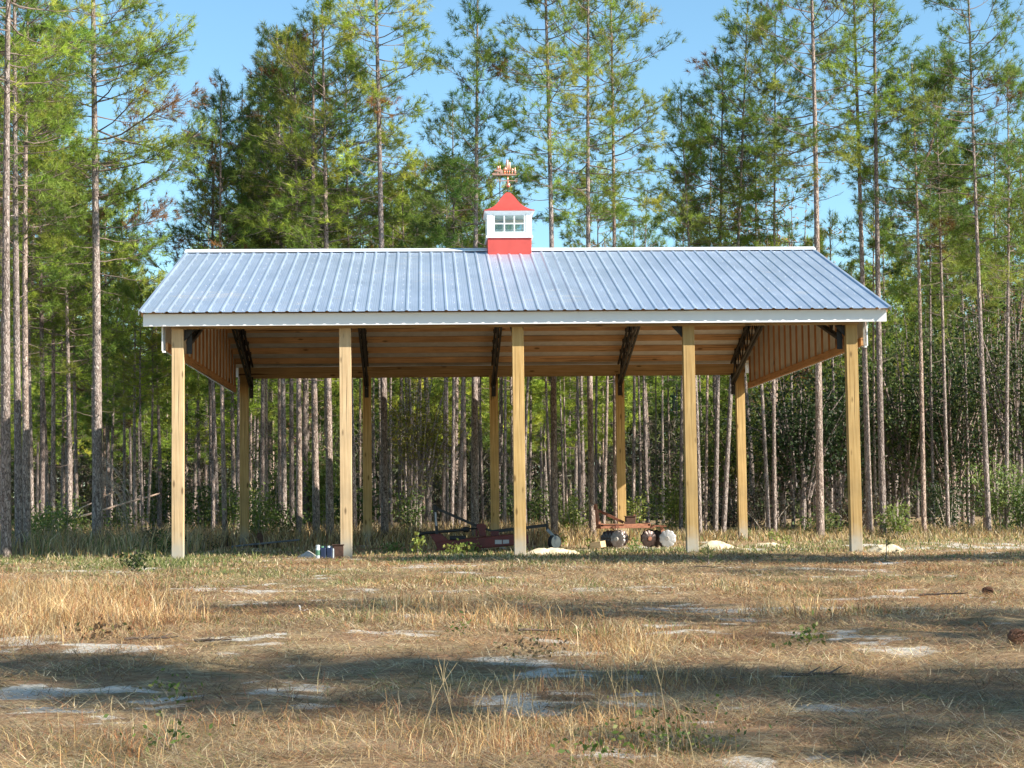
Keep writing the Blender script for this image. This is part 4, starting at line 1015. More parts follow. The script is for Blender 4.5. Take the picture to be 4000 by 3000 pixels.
# catalogue: px at base, px at height line 540, width px, depth Y, H, crown base, crown radius, density, tone, label
# Depth Y is metres behind the front row of posts
def topz(px, py, Y): return at_depth(px, py, Y)[2]
CAT = [
 # left of the shed
 (14, 20, 21, 2.5, 15.5, 8.5, 1.9, .9, 'bright', 'leftmost pine at the picture edge with an orange-barked foot'),
 (42, 40, 17, 8, 16.5, 8.0, 2.0, 1.0, 'bright', 'tall purple-grey pine, left one of a close pair near the left edge'),
 (60, 57, 16, 9.5, 15, 5.8, 1.8, 1.0, 'mid', 'pine pressed close behind the right of the left-edge pair'),
 (70, 66, 10, 16, 13, 5.5, 1.6, 1.0, 'mid', 'darker slim pine directly right of the left-edge pair'),
 (4, 8, 11, 14, 13, 6.0, 1.6, 1.0, 'bright', 'pine mostly hidden behind the leftmost orange-footed pine'),
 (90, 88, 12, 16, 13.8, 5.2, 1.9, 1.1, 'mid', 'dark-trunked pine between the left-edge pair and a paler slim pine'),
 (114, 110, 11, 18, 12.5, 4.8, 1.7, 1.0, 'mid', 'pale slim pine in front of the leaning dead poles'),
 (150, 146, 12, 15, 10.5, 4.6, 1.8, 1.1, 'mid', 'dark pine just left of the large black-footed pine'),
 (210, 211, 22, 11.5, 17.5, 6.7, 1.85, 1.9, 'bright', 'large isolated pine left of the shed, foot in deep shadow'),
 (240, 256, 7, 26, 11.4, 3.6, 1.3, .8, 'mid', 'small pointed young pine right of the large black-footed pine'),
 (269, 266, 8, 24, 8.2, 4.2, 1.2, .9, 'mid', 'thin pine, first of several between the large pine and the first post'),
 (293, 290, 9, 22, 7.6, 3.9, 1.3, .9, 'mid', 'pine standing just left of a close thin pair beside the shed'),
 (309, 306, 7, 20, 7.2, 4.1, 1.2, .9, 'mid', 'left of the close thin pair of pines near the first post'),
 (318, 316, 7, 20.5, 7.4, 4.4, 1.1, .9, 'bright', 'right of the close thin pair of pines near the first post'),
 (345, 342, 7, 28, 8.5, 4.3, 1.3, .9, 'mid', 'dark thin pine just left of the first front post'),
 # first bay
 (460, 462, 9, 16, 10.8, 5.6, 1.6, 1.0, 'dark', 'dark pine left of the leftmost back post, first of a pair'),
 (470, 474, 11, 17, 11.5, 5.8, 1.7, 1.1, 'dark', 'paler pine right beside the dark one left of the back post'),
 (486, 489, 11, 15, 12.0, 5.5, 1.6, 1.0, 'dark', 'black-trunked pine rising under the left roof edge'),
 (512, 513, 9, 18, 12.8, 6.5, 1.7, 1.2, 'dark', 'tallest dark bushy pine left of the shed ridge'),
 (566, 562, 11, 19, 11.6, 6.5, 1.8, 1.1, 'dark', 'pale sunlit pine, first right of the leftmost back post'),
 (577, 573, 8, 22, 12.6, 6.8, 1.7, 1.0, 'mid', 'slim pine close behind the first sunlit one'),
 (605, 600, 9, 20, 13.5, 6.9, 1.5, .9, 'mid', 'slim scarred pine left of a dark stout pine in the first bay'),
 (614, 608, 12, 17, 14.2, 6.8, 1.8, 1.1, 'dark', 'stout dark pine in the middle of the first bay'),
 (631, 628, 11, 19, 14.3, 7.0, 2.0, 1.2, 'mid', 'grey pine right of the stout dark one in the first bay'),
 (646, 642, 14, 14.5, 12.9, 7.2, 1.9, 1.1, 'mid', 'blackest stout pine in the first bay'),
 (684, 680, 16, 14, 13.6, 7.0, 2.2, 1.2, 'mid', 'broad rough-barked pine, left one of two left of the second post'),
 (713, 704, 17, 13.5, 13.7, 6.8, 2.3, 1.25, 'mid', 'broad rough-barked pine right beside the second front post'),
 (768, 757, 9, 17, 13.4, 6.6, 2.1, 1.1, 'yellow', 'pine with yellowish crown right of the second front post'),
 # second bay
 (777, 772, 7, 24, 11, 6.4, 1.3, .9, 'mid', 'thin pine hidden close behind the second back post'),
 (812, 808, 7, 26, 9.5, 6.2, 1.2, .9, 'mid', 'thin pine just right of the second back post'),
 (831, 824, 17, 12.5, 17.5, 8.6, 2.0, .85, 'bright', 'stout pale sunlit pine, thickest in the second bay'),
 (845, 842, 8, 22, 9.5, 6, 1.2, .9, 'mid', 'slim pine right behind the thickest one of the second bay'),
 (864, 858, 10, 24, 10.5, 6, 1.4, .9, 'mid', 'slim pale pine right of the thickest one in the second bay'),
 (886, 880, 9, 20, 10.5, 6.2, 1.4, .9, 'mid', 'forked-branched slim pine left of the yellow-green cedar'),
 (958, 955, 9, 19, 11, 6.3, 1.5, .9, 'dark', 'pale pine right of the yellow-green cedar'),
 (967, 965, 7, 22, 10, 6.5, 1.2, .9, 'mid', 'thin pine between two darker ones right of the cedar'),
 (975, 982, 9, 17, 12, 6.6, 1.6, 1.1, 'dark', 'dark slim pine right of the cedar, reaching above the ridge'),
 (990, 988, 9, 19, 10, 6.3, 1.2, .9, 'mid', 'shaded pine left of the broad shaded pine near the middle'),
 (1026, 1021, 17, 12.5, 13.7, 6.3, 2.0, 1.25, 'mid', 'broad shaded pine left of the middle back post'),
 (1045, 1043, 6, 25, 9.6, 6, 1.1, .9, 'mid', 'thin light pine left of the middle back post'),
 # third bay
 (1079, 1078, 5, 30, 9.0, 6, 1.1, .9, 'mid', 'very thin pine right of the middle back post'),
 (1090, 1087, 8, 22, 9.0, 6.4, 1.2, .9, 'mid', 'dark pine between the middle back and front posts'),
 (1143, 1140, 8, 30, 9.2, 5.4, 1.3, 1, 'mid', 'dark short-looking pine first right of the middle front post'),
 (1176, 1172, 6, 34, 9.5, 5.6, 1.2, 1, 'mid', 'thin leaning-topped pine right of the middle front post'),
 (1197, 1189, 15, 12, 17.2, 8.0, 1.9, 0.9, 'mid', 'tall sparse pine behind the tail wheel, right of the cupola'),
 (1219, 1212, 6, 26, 8.6, 6, 1.1, .9, 'mid', 'thin crooked pine, left of a pair in the third bay'),
 (1226, 1222, 6, 28, 9.4, 5.8, 1.1, .9, 'mid', 'thin crooked pine, right of a pair in the third bay'),
 (1254, 1249, 8, 24, 8.4, 6.5, 1.1, .9, 'mid', 'slim dark pine left of the stout one by the harrow mast'),
 (1280, 1276, 15, 12.5, 15.4, 8.0, 2.1, .9, 'bright', 'stout pine behind the harrow mast'),
 (1303, 1300, 9, 22, 9, 5.6, 1.3, .9, 'mid', 'dark pine right of the stout one behind the harrow mast'),
 (1330, 1323, 12, 13.5, 15.6, 8.3, 2.1, .95, 'mid', 'tall pine hidden behind the fourth back post'),
 (1287, 1286, 7, 24, 11.6, 5.6, 1.7, 1.25, 'bright', 'short bushy bright pine peeping above the ridge right of the cupola'),
 # fourth bay
 (1367, 1362, 9, 24, 9.8, 6, 1.3, .9, 'mid', 'pale pine just right of the fourth back post'),
 (1383, 1378, 7, 28, 8.8, 5.6, 1.2, .9, 'mid', 'dark pine between two paler ones right of the harrow'),
 (1401, 1396, 8, 22, 9.8, 6, 1.3, .9, 'mid', 'thicker pale pine in the fourth bay'),
 (1419, 1416, 5, 34, 9.5, 5.5, 1.2, .9, 'mid', 'very thin dark pine in the fourth bay'),
 (1447, 1444, 6, 32, 9, 5, 1.2, .9, 'mid', 'wavy thin pine in the fourth bay'),
 (1471, 1466, 9, 20, 10, 6.2, 1.3, .9, 'mid', 'pine just left of the fourth front post'),
 # fifth stretch
 (1512, 1489, 10, 15, 11.8, 7.2, 1.7, 1.0, 'mid', 'leaning pale pine just right of the fourth front post'),
 (1524, 1528, 7, 19, 12.8, 7.4, 1.5, .9, 'mid', 'slim pine behind the leaning pale one right of the fourth post'),
 (1545, 1551, 11, 16, 12.9, 7.2, 1.8, 1.05, 'mid', 'grey pine left of the rightmost back post'),
 (1562, 1587, 11, 15, 14.3, 7.2, 2.2, 1.1, 'mid', 'tall bushy pine behind the rightmost back post'),
 (1660, 1652, 9, 17, 11.5, 8, 1.2, .6, 'dark', 'pale trunk, left one of two under the right gable'),
 (1674, 1667, 9, 15.5, 14.2, 7.4, 2.1, 1.05, 'mid', 'shaded trunk, right one of two under the right gable'),
 (1714, 1709, 8, 24, 9.8, 6.6, 1.1, .7, 'mid', 'bluish thin trunk against the dark thicket'),
 (1772, 1759, 17, 12.5, 16.8, 9.2, 2.2, 1.0, 'mid', 'thick straight pine rising at the right end of the ridge'),
 (1808, 1800, 8, 20, 9.5, 6, 1.2, .9, 'mid', 'thin reddish pine left of the rightmost front post'),
 (1879, 1858, 14, 14.5, 16.2, 9.6, 1.6, .85, 'bright', 'stout pine just right of the rightmost front post, bare long trunk'),
 (1892, 1886, 7, 20, 10.8, 7, 1.3, .9, 'dark', 'thin pine between two stout ones right of the shed'),
 (1908, 1895, 15, 13.5, 16.6, 9.6, 1.7, .9, 'bright', 'second stout bare-trunked pine right of the shed'),
 (1996, 1978, 11, 14, 12.3, 7.6, 2.2, 1.1, 'mid', 'pine forking into two stems right of the shed'),
 (2018, 2008, 7, 19, 12.2, 7.4, 1.7, 1, 'mid', 'thin curved pine right of the forked one'),
 (2048, 2032, 9, 16, 13.2, 6.4, 1.9, 1.1, 'mid', 'pale pine left of the middle of the right wood'),
 (2092, 2077, 7, 20, 11.8, 5.8, 1.7, 1, 'mid', 'thin pale pine in the middle of the right wood'),
 (2136, 2116, 12, 13, 15.4, 8.2, 2.2, .85, 'mid', 'tall dark-trunked pine with thin crown near the right edge'),
 (2175, 2165, 10, 14, 12.2, 6.2, 1.9, 1.1, 'mid', 'pale pine nearest the right edge'),
]
rr = random.Random(11)
BIG = 13.2
sc_cache = {}
def solve_pine(row, i):
    pb, pt, wpx, Y, H, hb, R, dn, tone, lab = row
    d = (Y-CY)
    X = at_depth(pb, 1150, Y)[0]
    z540 = at_depth(pt, 540, Y)[2]; Xt = at_depth(pt, 540, Y)[0]
    lean = math.atan2(Xt-X, z540)
    dia = wpx/3871*(d)*1.0
    npt = 20 if H > 10 else 15
    wd = .0115 if d < 50 else .014
    fR = .95 if 'isolated' in lab else (.88 if pb < 160 else (.85 if pb < 520 else (.78 if pb < 780 else .68)))
    R *= fR; dn *= 1.45/fR**.5
    fork = (9.2, 1.1) if 'forking' in lab else None
    ms = make_pine(100+i, H, hb, R, dia, dn, tone, npt, .18, wd, rr.uniform(.03, .11), 7 if H > 10 else 5, fork=fork, asym=(.25 if 'isolated' in lab else 0))
    put_pine(ms, X, Y, lab, 'pines in the nearest rows of the wood', rz=0, lean=lean, z=float(gz(X, Y)))
    return X, Y
placed = [solve_pine(r_, i) for i, r_ in enumerate(CAT)]

# pines farther in: shared variants
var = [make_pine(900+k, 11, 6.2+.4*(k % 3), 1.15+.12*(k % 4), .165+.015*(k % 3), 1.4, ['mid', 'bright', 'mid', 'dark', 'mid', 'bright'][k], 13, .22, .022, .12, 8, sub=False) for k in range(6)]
var += [make_pine(950+k, 11, 3.2+.5*k, 1.7, .15, 1.0, ['mid', 'bright'][k], 15, .27, .024, .10, 6, sub=False) for k in range(2)]
var += [make_pine(960+k, 11, 5.8, 1.75, .22, 1.7, 'mid', 18, .27, .03, .10, 6, sub=False) for k in range(2)]
SKY = [(0, 120), (200, 260), (235, 430), (325, 560), (340, 680), (420, 660), (440, 500), (560, 360), (1080, 340), (1125, 560), (1200, 600), (1230, 560), (1380, 580), (1440, 620), (1500, 520), (1770, 500), (1800, 600), (1880, 520), (1960, 360), (2060, 300), (2212, 240)]
def skyline(px): return float(np.interp(px, [s[0] for s in SKY], [s[1] for s in SKY]))
cnt = 0; tries = 0; pts = list(placed)
zones = [(0, 369, 'behind the leftmost pines'), (398, 731, 'seen through the first bay'), (757, 1105, 'seen through the second bay'), (1131, 1476, 'seen through the third bay'), (1503, 1828, 'seen through the fourth bay'), (1863, 2300, 'in the wood right of the shed')]
far = []
while cnt < 175 and tries < 9000:
    tries += 1
    d = 31.67+rr.uniform(22, 34) if cnt < 45 else 31.67+rr.uniform(30, 95)
    Y = d+CY; px = rr.uniform(-60, 2280)
    X = at_depth(px, 1130, Y)[0]
    if min((X-a)**2+(Y-b)**2 for a, b in pts) < (.9 if cnt < 70 else 1.2)**2: continue
    zt = topz(px, skyline(px)+rr.uniform(0, 60), Y)
    H = min(zt, rr.uniform(11, 15.5))
    if H < 6: continue
    k = rr.randrange(6); s = H/11
    if rr.random() < (.6 if px < 400 else .22) and d > 60: k = 6+rr.randrange(2)
    w_ = rr.uniform(.75, 1.15)
    zn = [z for a, b, z in zones if px < b]
    zn = zn[0] if zn else zones[-1][2]
    lab = 'distant slim pine among many alike, '+zn
    pts.append((X, Y)); cnt += 1
    far.append((zn, px, k, w_))
    far[-1] += (put_pine(var[k], X, Y, lab, 'distant pines '+zn, rz=rr.uniform(0, 6.28), scale=(w_, s), lean=rr.uniform(-.012, .012)),)

ONES = 'first second third fourth fifth sixth seventh eighth ninth tenth eleventh twelfth thirteenth fourteenth fifteenth sixteenth seventeenth eighteenth nineteenth'.split()
def ordinal(i):
    if i < 19: return ONES[i]
    t, o = divmod(i+1, 10); T = ['', '', 'twent', 'thirt', 'fort', 'fift', 'sixt', 'sevent']
    return T[t]+('ieth' if o == 0 else 'y-'+ONES[o-1])
for z_ in sorted(set(f[0] for f in far)):
    for i, f in enumerate(sorted([f for f in far if f[0] == z_], key=lambda f: f[1])):
        f[4]['label'] = '%s far %s pine from the left, %s' % (ordinal(i), 'thick' if f[3] > .95 else 'thin', z_)
# rows outside the frame to the right that shade the meadow
for j, (X, Y, k, s, w_) in enumerate([(15.7, -9.8, 8, 1.2, 1.3), (18.6, -10.6, 9, 1.15, 1.2), (13.0, -9.0, 8, 1.0, 1.0), (11.2, -23.4, 9, 1.0, .7), (12.0, -30.2, 9, 1.1, .85), (16.4, -31.4, 8, 1.15, .9), (9.4, -28.3, 4, 1.0, .9), (15.6, -27.4, 4, 1.0, .8), (17.5, -17.2, 0, 1.05, .8)]):
    put_pine(var[k], X, Y, ordinal(j)+' of the pines beside the meadow beyond the right edge', 'pines beside the meadow', rz=j*1.3, scale=(w_, s))

# far-off wood reading as one mass
def far_wood():
    rs = np.random.RandomState(5); mb = MB(); r = random.Random(5)
    P = []; T = []
    for i in range(620):
        d = r.uniform(115, 190); px = r.uniform(-120, 2330); Y = d+CY; X = at_depth(px, 1110, Y)[0]
        H = min(topz(px, skyline(px)+60, Y), r.uniform(10, 15)); 
        mb.tube([(X, Y, -.2), (X+r.uniform(-.3, .3), Y, H)], [.15, .05], 5, cap=False)
        hb = H*r.uniform(.42, .6)
        n = 110
        z = hb+(H-hb)*rs.rand(n); t = (z-hb)/(H-hb); R = 1.9*(1-t**1.6)+.2
        a = rs.uniform(0, 6.28, n); q = np.sqrt(rs.rand(n))*R
        P.append(np.stack([X+q*np.cos(a), Y+q*np.sin(a), z], 1)); c = np.array(GREEN_SETS[r.choice(('mid', 'bright', 'dark'))])[rs.randint(4, size=n)]; T.append(c*rs.uniform(.7, 1.3, (n, 1)))
    n = 42000; d = rs.uniform(105, 200, n); q = rs.uniform(-.33, .33, n); zz = rs.rand(n)**1.5*6.5
    P.append(np.stack([CX+(q+math.tan(YAW))*d, CY+d, zz], 1)); T.append(np.array([(.09, .075, .055), (.12, .10, .07), (.06, .07, .03), (.10, .12, .04)])[rs.randint(4, size=n)])
    P = np.concatenate(P); T = np.concatenate(T)
    me = needle_mesh('far_needles', P, norm(rs.normal(size=P.shape)+[0, 0, .6]), 7, .62, .11, T, rs, 1.0)
    root = empty('distant_wood', (0, 0, 0)); tag(root, 'far-off pine wood closing the view behind everything', 'wood', kind='stuff')
    o = link(bpy.data.objects.new('far_crowns', me), root); o['kind'] = 'stuff'
    o = mb.build('far_trunks', M['bark'], root, recalc=False); o['kind'] = 'stuff'
far_wood()

# ------------------------------------------------------------------ broad-leaved things
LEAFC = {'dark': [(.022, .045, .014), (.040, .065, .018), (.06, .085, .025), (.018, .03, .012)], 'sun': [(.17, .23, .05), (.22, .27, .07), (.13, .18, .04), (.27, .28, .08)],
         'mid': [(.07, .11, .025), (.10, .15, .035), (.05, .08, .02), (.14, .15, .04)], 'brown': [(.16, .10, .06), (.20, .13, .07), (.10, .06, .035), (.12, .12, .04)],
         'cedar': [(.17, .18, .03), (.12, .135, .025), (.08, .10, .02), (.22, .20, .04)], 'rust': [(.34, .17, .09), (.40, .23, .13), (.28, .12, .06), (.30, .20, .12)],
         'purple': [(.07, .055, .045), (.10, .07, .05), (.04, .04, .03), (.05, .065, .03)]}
def leaf_mesh(P, size, tone, rs, asp=.55):
    n = len(P); d = norm(rs.normal(size=(n, 3))+[0, 0, -.1]); s = norm(np.cross(d, rs.normal(size=(n, 3))))
    L = size*rs.uniform(.6, 1.3, (n, 1)); d = d*L; s = s*L*asp*.5
    V = np.stack([P, P+d*.5-s, P+d, P+d*.5+s], 1)
    c = np.array(LEAFC[tone])[rs.randint(4, size=n)]*rs.uniform(.75, 1.3, (n, 1))
    return np_mesh('leaves', V, 4, M['leaf'], c)
def bush(name, X, Y, h, w_, tone, n, size, label, cat, seed, group=None, stems=7, trunk=None, z0=0.0, asp=.55, low=0.05):
    rs = np.random.RandomState(seed); r = random.Random(seed)
    root = empty(name, (X, Y, float(gz(X, Y)))); tag(root, label, cat, group)
    mb = MB(); cl = []
    if trunk:
        mb.tube([(0, 0, -.1), (.05, 0, h*.35), (-.04, .05, h*.6), (.05, 0, h*.9)], [trunk, trunk*.8, trunk*.5, .01], 8)
    for i in range(stems):
        a = r.uniform(0, 6.28); z1 = h*r.uniform(.5, 1)*(1 if not trunk else 1); q = w_*r.uniform(.25, 1)*math.sqrt(max(.1, 1-(z1/h*1.0-.35)**2))
        zb = 0 if not trunk else h*r.uniform(.15, .55)
        e = np.array([math.cos(a)*q, math.sin(a)*q, z1]); b = np.array([math.cos(a)*.05*h, math.sin(a)*.05*h, zb])
        m_ = (b+e)/2+np.array([0, 0, h*.06])
        mb.tube([tuple(b), tuple(m_), tuple(e)], [(.012+.004*h)*min(1, h*.8), (.008+.003*h)*min(1, h*.8), .004*min(1, h)], 5, cap=False)
        for t in np.linspace(max(.2, low), 1, 7):
            p = b*(1-t)+e*t+rs.normal(size=3)*w_*.10; cl.append(p)
            if t > .4: 
                for _ in range(2): cl.append(p+rs.normal(size=3)*np.array([w_*.28, w_*.28, h*.07]))
    cl = np.array(cl); k = rs.randint(len(cl), size=n)
    sg = .10*w_+.05
    P = cl[k]+rs.normal(size=(n, 3))*sg*np.array([1, 1, .7])*rs.uniform(.3, 1.3, (n, 1)); P[:, 2] = np.abs(P[:, 2])
    mb.build('stems' if not trunk else 'trunk', M['bark'] if trunk else M['deadwood'], root, recalc=False)
    link(bpy.data.objects.new('foliage', leaf_mesh(P, size, tone, rs, asp)), root)
    return root
def B(px, py, Y, *a, **k):
    return bush(a[0], at_depth(px, 1150, Y)[0], Y, *a[1:], **k)
OAK = 'shaded evergreen trees under the pines'
for i, (px, Y, h, w_, tone, lab) in enumerate([
    (1735, 18.5, 4.6, 1.9, 'dark', 'dark evergreen tree under the right gable'), (1812, 20, 4.8, 1.8, 'dark', 'dark evergreen tree left of the rightmost front post'),
    (1960, 21, 6.3, 2.2, 'mid', 'leafy evergreen just right of the two stout bare pines'), (2060, 20.5, 5.4, 2.2, 'dark', 'dark evergreen in the middle of the right wood'),
    (2130, 22, 7.6, 2.3, 'mid', 'tallest leafy evergreen left of the right edge'), (2205, 18, 6.5, 2.0, 'dark', 'dark evergreen at the right edge'),
    (1930, 24, 5.0, 1.8, 'dark', 'dark evergreen behind the stout bare pines'), (1600, 26, 4.6, 1.7, 'mid', 'dull evergreen behind the rightmost back post'),
    (1690, 27, 5.2, 2.0, 'purple', 'brownish thin-leaved tree behind the dark evergreen'), (2010, 28, 8.2, 2.3, 'mid', 'leafy tree behind the forked pine'),
    (1870, 29, 6.4, 2.1, 'mid', 'leafy tree behind the rightmost post'), (2180, 30, 9.5, 2.6, 'purple', 'brownish tree deep in the right wood'), (1540, 33, 4.2, 1.8, 'mid', 'dull leafy tree deep behind the fourth bay'),
    (2100, 26, 3.6, 2.0, 'dark', 'low dark thicket in the right wood')]):
    B(px, 1150, Y, 'evergreen_tree', h, w_, tone, 5200, .115, lab, 'broadleaf tree', 300+i, group=OAK, stems=26, trunk=.09)
B(905, 1150, 19, 'cedar_tree', 5.3, 1.15, 'cedar', 6000, .10, 'yellow-green feathery cedar behind the second bay', 'cedar', 401, stems=26, trunk=.07, asp=.3)
B(1692, 1150, 33, 'cypress_tree', 12.6, 2.6, 'rust', 9000, .20, 'rust-brown bald cypress peeping above the right of the ridge', 'cypress', 402, stems=40, trunk=.12, asp=.25)
B(2170, 1150, 27, 'cypress_tree', 9.6, 1.8, 'rust', 1500, .16, 'rusty-leaved tree between pines near the right edge', 'cypress', 403, stems=26, trunk=.09, asp=.3)
B(650, 1150, 31, 'cypress_tree', 5.0, 1.0, 'rust', 900, .14, 'small rusty-leaved tree deep behind the first bay', 'cypress', 404, stems=16, trunk=.05, asp=.35)
SH = 'leafy shrubs at the wood edge'
for i, (px, Y, h, w_, tone, n, lab) in enumerate([
    (556, 14, 1.5, .6, 'sun', 1500, 'bright green shrub just right of the leftmost back post'), (668, 24, 3.6, 1.1, 'sun', 4200, 'tallest bright green sunlit shrub behind the first bay'),
    (700, 23, 2.6, .9, 'sun', 2600, 'bright green shrub behind the broad pines by the second post'), (612, 15, 1.0, .7, 'mid', 900, 'low shrub behind the grey pipe'),
    (500, 17, 1.7, .8, 'mid', 1600, 'dull green shrub left of the leftmost back post'), (440, 21, 1.6, .9, 'mid', 1500, 'dull green shrub in the left of the first bay'),
    (340, 24, 2.9, .9, 'mid', 2200, 'dark leafy shrub left of the first front post'), (770, 21, 1.6, .7, 'mid', 1300, 'dull shrub right of the second front post'),
    (893, 15, 1.3, .5, 'mid', 900, 'green shrub left of the mower mast'), (1240, 13.5, 1.05, .3, 'sun', 700, 'upright leafy sapling between the tail wheel and the harrow'),
    (1370, 17, 1.1, .5, 'sun', 700, 'green shrub right of the fourth back post'), (1450, 30, 1.9, 1.6, 'sun', 2600, 'broad bright undergrowth deep behind the fourth bay'),
    (1210, 34, 1.8, 1.4, 'sun', 1800, 'bright undergrowth deep behind the third bay'), (1350, 36, 2.0, 1.4, 'mid', 1800, 'dull undergrowth deep behind the harrow'),
    (1125, 30, 2.0, 1.0, 'mid', 1600, 'green undergrowth right of the middle front post'), (1940, 12.5, .8, .5, 'sun', 800, 'small bright bush at the foot of the bare pines'),
    (1775, 13.5, .7, .6, 'mid', 700, 'low bush by the thick straight pine'), (2165, 14, 1.9, .9, 'sun', 2400, 'sunlit vine-covered bush near the right edge'), (2205, 13, 1.5, .8, 'mid', 1600, 'green bush at the right edge'),
    (85, 12, .9, 1.0, 'sun', 1600, 'leafy undergrowth behind the left-edge pines'), (120, 15, 1.1, 1.1, 'mid', 1500, 'undergrowth below the leaning dead poles'), (255, 18, .9, 1.0, 'mid', 1000, 'undergrowth right of the large black-footed pine'),
    (1655, 19, 1.5, 1.3, 'purple', 1700, 'brown twiggy thicket under the right gable'), (1850, 17, 1.2, 1.0, 'purple', 1200, 'brown twiggy thicket behind the rightmost post'), (2050, 17, 1.4, 1.4, 'dark', 1700, 'low dark thicket at the wood edge on the right'),
    (590, 27, 3.0, 1.0, 'mid', 2200, 'dull green shrub deep behind the first bay'), (1010, 26, 2.4, 1.3, 'purple', 1700, 'grey-brown thicket behind the second bay'), (1560, 21, 1.3, 1.0, 'purple', 1200, 'brown thicket left of the rightmost back post')]):
    B(px, 1150, Y, 'leafy_shrub', h, w_, tone, n, .085 if Y < 20 else .11, lab, 'shrub', 500+i, group=SH, stems=9 if h < 2 else 16, low=.1)
WD = 'weeds growing around the shed'
for i, (px, py, h, w_, tone, n, sz, lab) in enumerate([
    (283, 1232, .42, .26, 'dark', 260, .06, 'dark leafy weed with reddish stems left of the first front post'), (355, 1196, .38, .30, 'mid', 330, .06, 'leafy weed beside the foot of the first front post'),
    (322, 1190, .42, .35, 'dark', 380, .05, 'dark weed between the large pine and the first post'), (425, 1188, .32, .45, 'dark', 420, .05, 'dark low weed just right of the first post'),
    (903, 1196, .36, .09, 'sun', 60, .10, 'single bright drooping weed left of the mower'), (990, 1196, .22, .24, 'sun', 120, .07, 'low bright weed in front of the mower deck'),
    (1020, 1192, .20, .2, 'sun', 90, .07, 'low bright weed under the mower lettering'), (845, 1192, .22, .3, 'sun', 150, .07, 'bright low weed right of the second post'),
    (1215, 1177, .22, .12, 'sun', 70, .07, 'small bright weed beside the tail wheel'), (1370, 1183, .26, .15, 'sun', 90, .06, 'bright weed before the left discs'), (1278, 1180, .24, .12, 'sun', 60, .06, 'bright weed left of the timber block'),
    (1700, 1180, .22, .16, 'sun', 80, .06, 'bright weed left of the rightmost front post'), (1668, 1172, .30, .10, 'sun', 70, .06, 'upright bright weed behind the flat sand patch'),
    (1480, 1610, .12, .22, 'mid', 260, .020, 'green weed in the right foreground'), (1290, 1640, .10, .14, 'mid', 90, .025, 'green weed near the bottom of the picture'),
    (1745, 1385, .16, .12, 'mid', 70, .04, 'small green weed on straw right of centre'), (375, 1500, .12, .12, 'mid', 60, .03, 'small green weed beside the left shaded sand'),
    (370, 1605, .14, .12, 'mid', 70, .025, 'green weed at the lower left'), (1005, 1374, .12, .10, 'mid', 50, .03, 'small green weed near the centre of the meadow'), (1155, 1415, .06, .20, 'brown', 160, .028, 'dark creeping weed on straw in the middle foreground'),
    (220, 1385, .08, .20, 'brown', 110, .04, 'brown dead leaf clump on white sand at the left')]):
    X, Y = gpt(px, py)
    bush('leafy_weed', X, Y, h, w_, tone, n, sz, lab, 'weed', 700+i, group=WD, stems=6)
# pine seedling
def seedling(px, py, h, lab):
    X, Y = gpt(px, py); rs = np.random.RandomState(int(px)); root = empty('pine_seedling', (X, Y, float(gz(X, Y)))); tag(root, lab, 'seedling')
    MB().tube([(0, 0, -.02), (.01, 0, h*.5), (0, 0, h)], [.008, .006, .003], 6).build('stem', M['bark'], root)
    P = []; Dd = []
    for k in range(7):
        a = k*2.4; z = h*(.25+.11*k); q = .16*(1-k/9); P.append((math.cos(a)*q, math.sin(a)*q, z+.03)); Dd.append((math.cos(a), math.sin(a), .6))
    P.append((0, 0, h)); Dd.append((0, 0, 1))
    link(bpy.data.objects.new('needles', needle_mesh('n', np.array(P), norm(np.array(Dd)), 26, .10, .006, np.array([(.05, .08, .02)]*len(P)), rs)), root)
seedling(1914, 1212, .50, 'dark little pine seedling in front of the rightmost sand heap')
seedling(1530, 1222, .28, 'tiny pine seedling in the shaded grass right of the fourth post')

TWL = ['dark forked twig lying on white sand at the left', 'dark stick beside the left white sand, nearer the middle', 'thin fallen twig in shade at the lower right', 'fallen twig on pale straw near the right cones', 'crooked dead twig on the straw at picture centre', 'short dark stick before the fourth front post']
for i, (px, py, ln, a0) in enumerate([(268, 1396, .34, .1), (420, 1402, .26, -.3), (1690, 1462, .4, .25), (1985, 1300, .45, -.1), (1120, 1372, .3, .5), (1500, 1232, .4, .1)]):
    X, Y = gpt(px, py); r = random.Random(40+i); z = float(gz(X, Y))+.03; mb = MB(); p = Vector((X, Y, z)); a = a0; P_ = [p.copy()]
    for k in range(6):
        a += r.uniform(-.3, .3); p = p+Vector((math.cos(a), math.sin(a)*.8, r.uniform(-.10, .14)))*ln/6; P_.append(p.copy())
    mb.tube([tuple(q) for q in P_], [.010*(1-.6*k/6) for k in range(7)], 5)
    for k in (2, 4):
        v = Vector((math.cos(a0+r.choice((-.9, .9))), math.sin(a0+.9), .25))*ln*.28; mb.tube([tuple(P_[k]), tuple(P_[k]+v)], [.006, .002], 4)
    o = mb.build('fallen_twig', M['twig'], recalc=False); tag(o, TWL[i], 'twig', 'fallen twigs on the meadow')

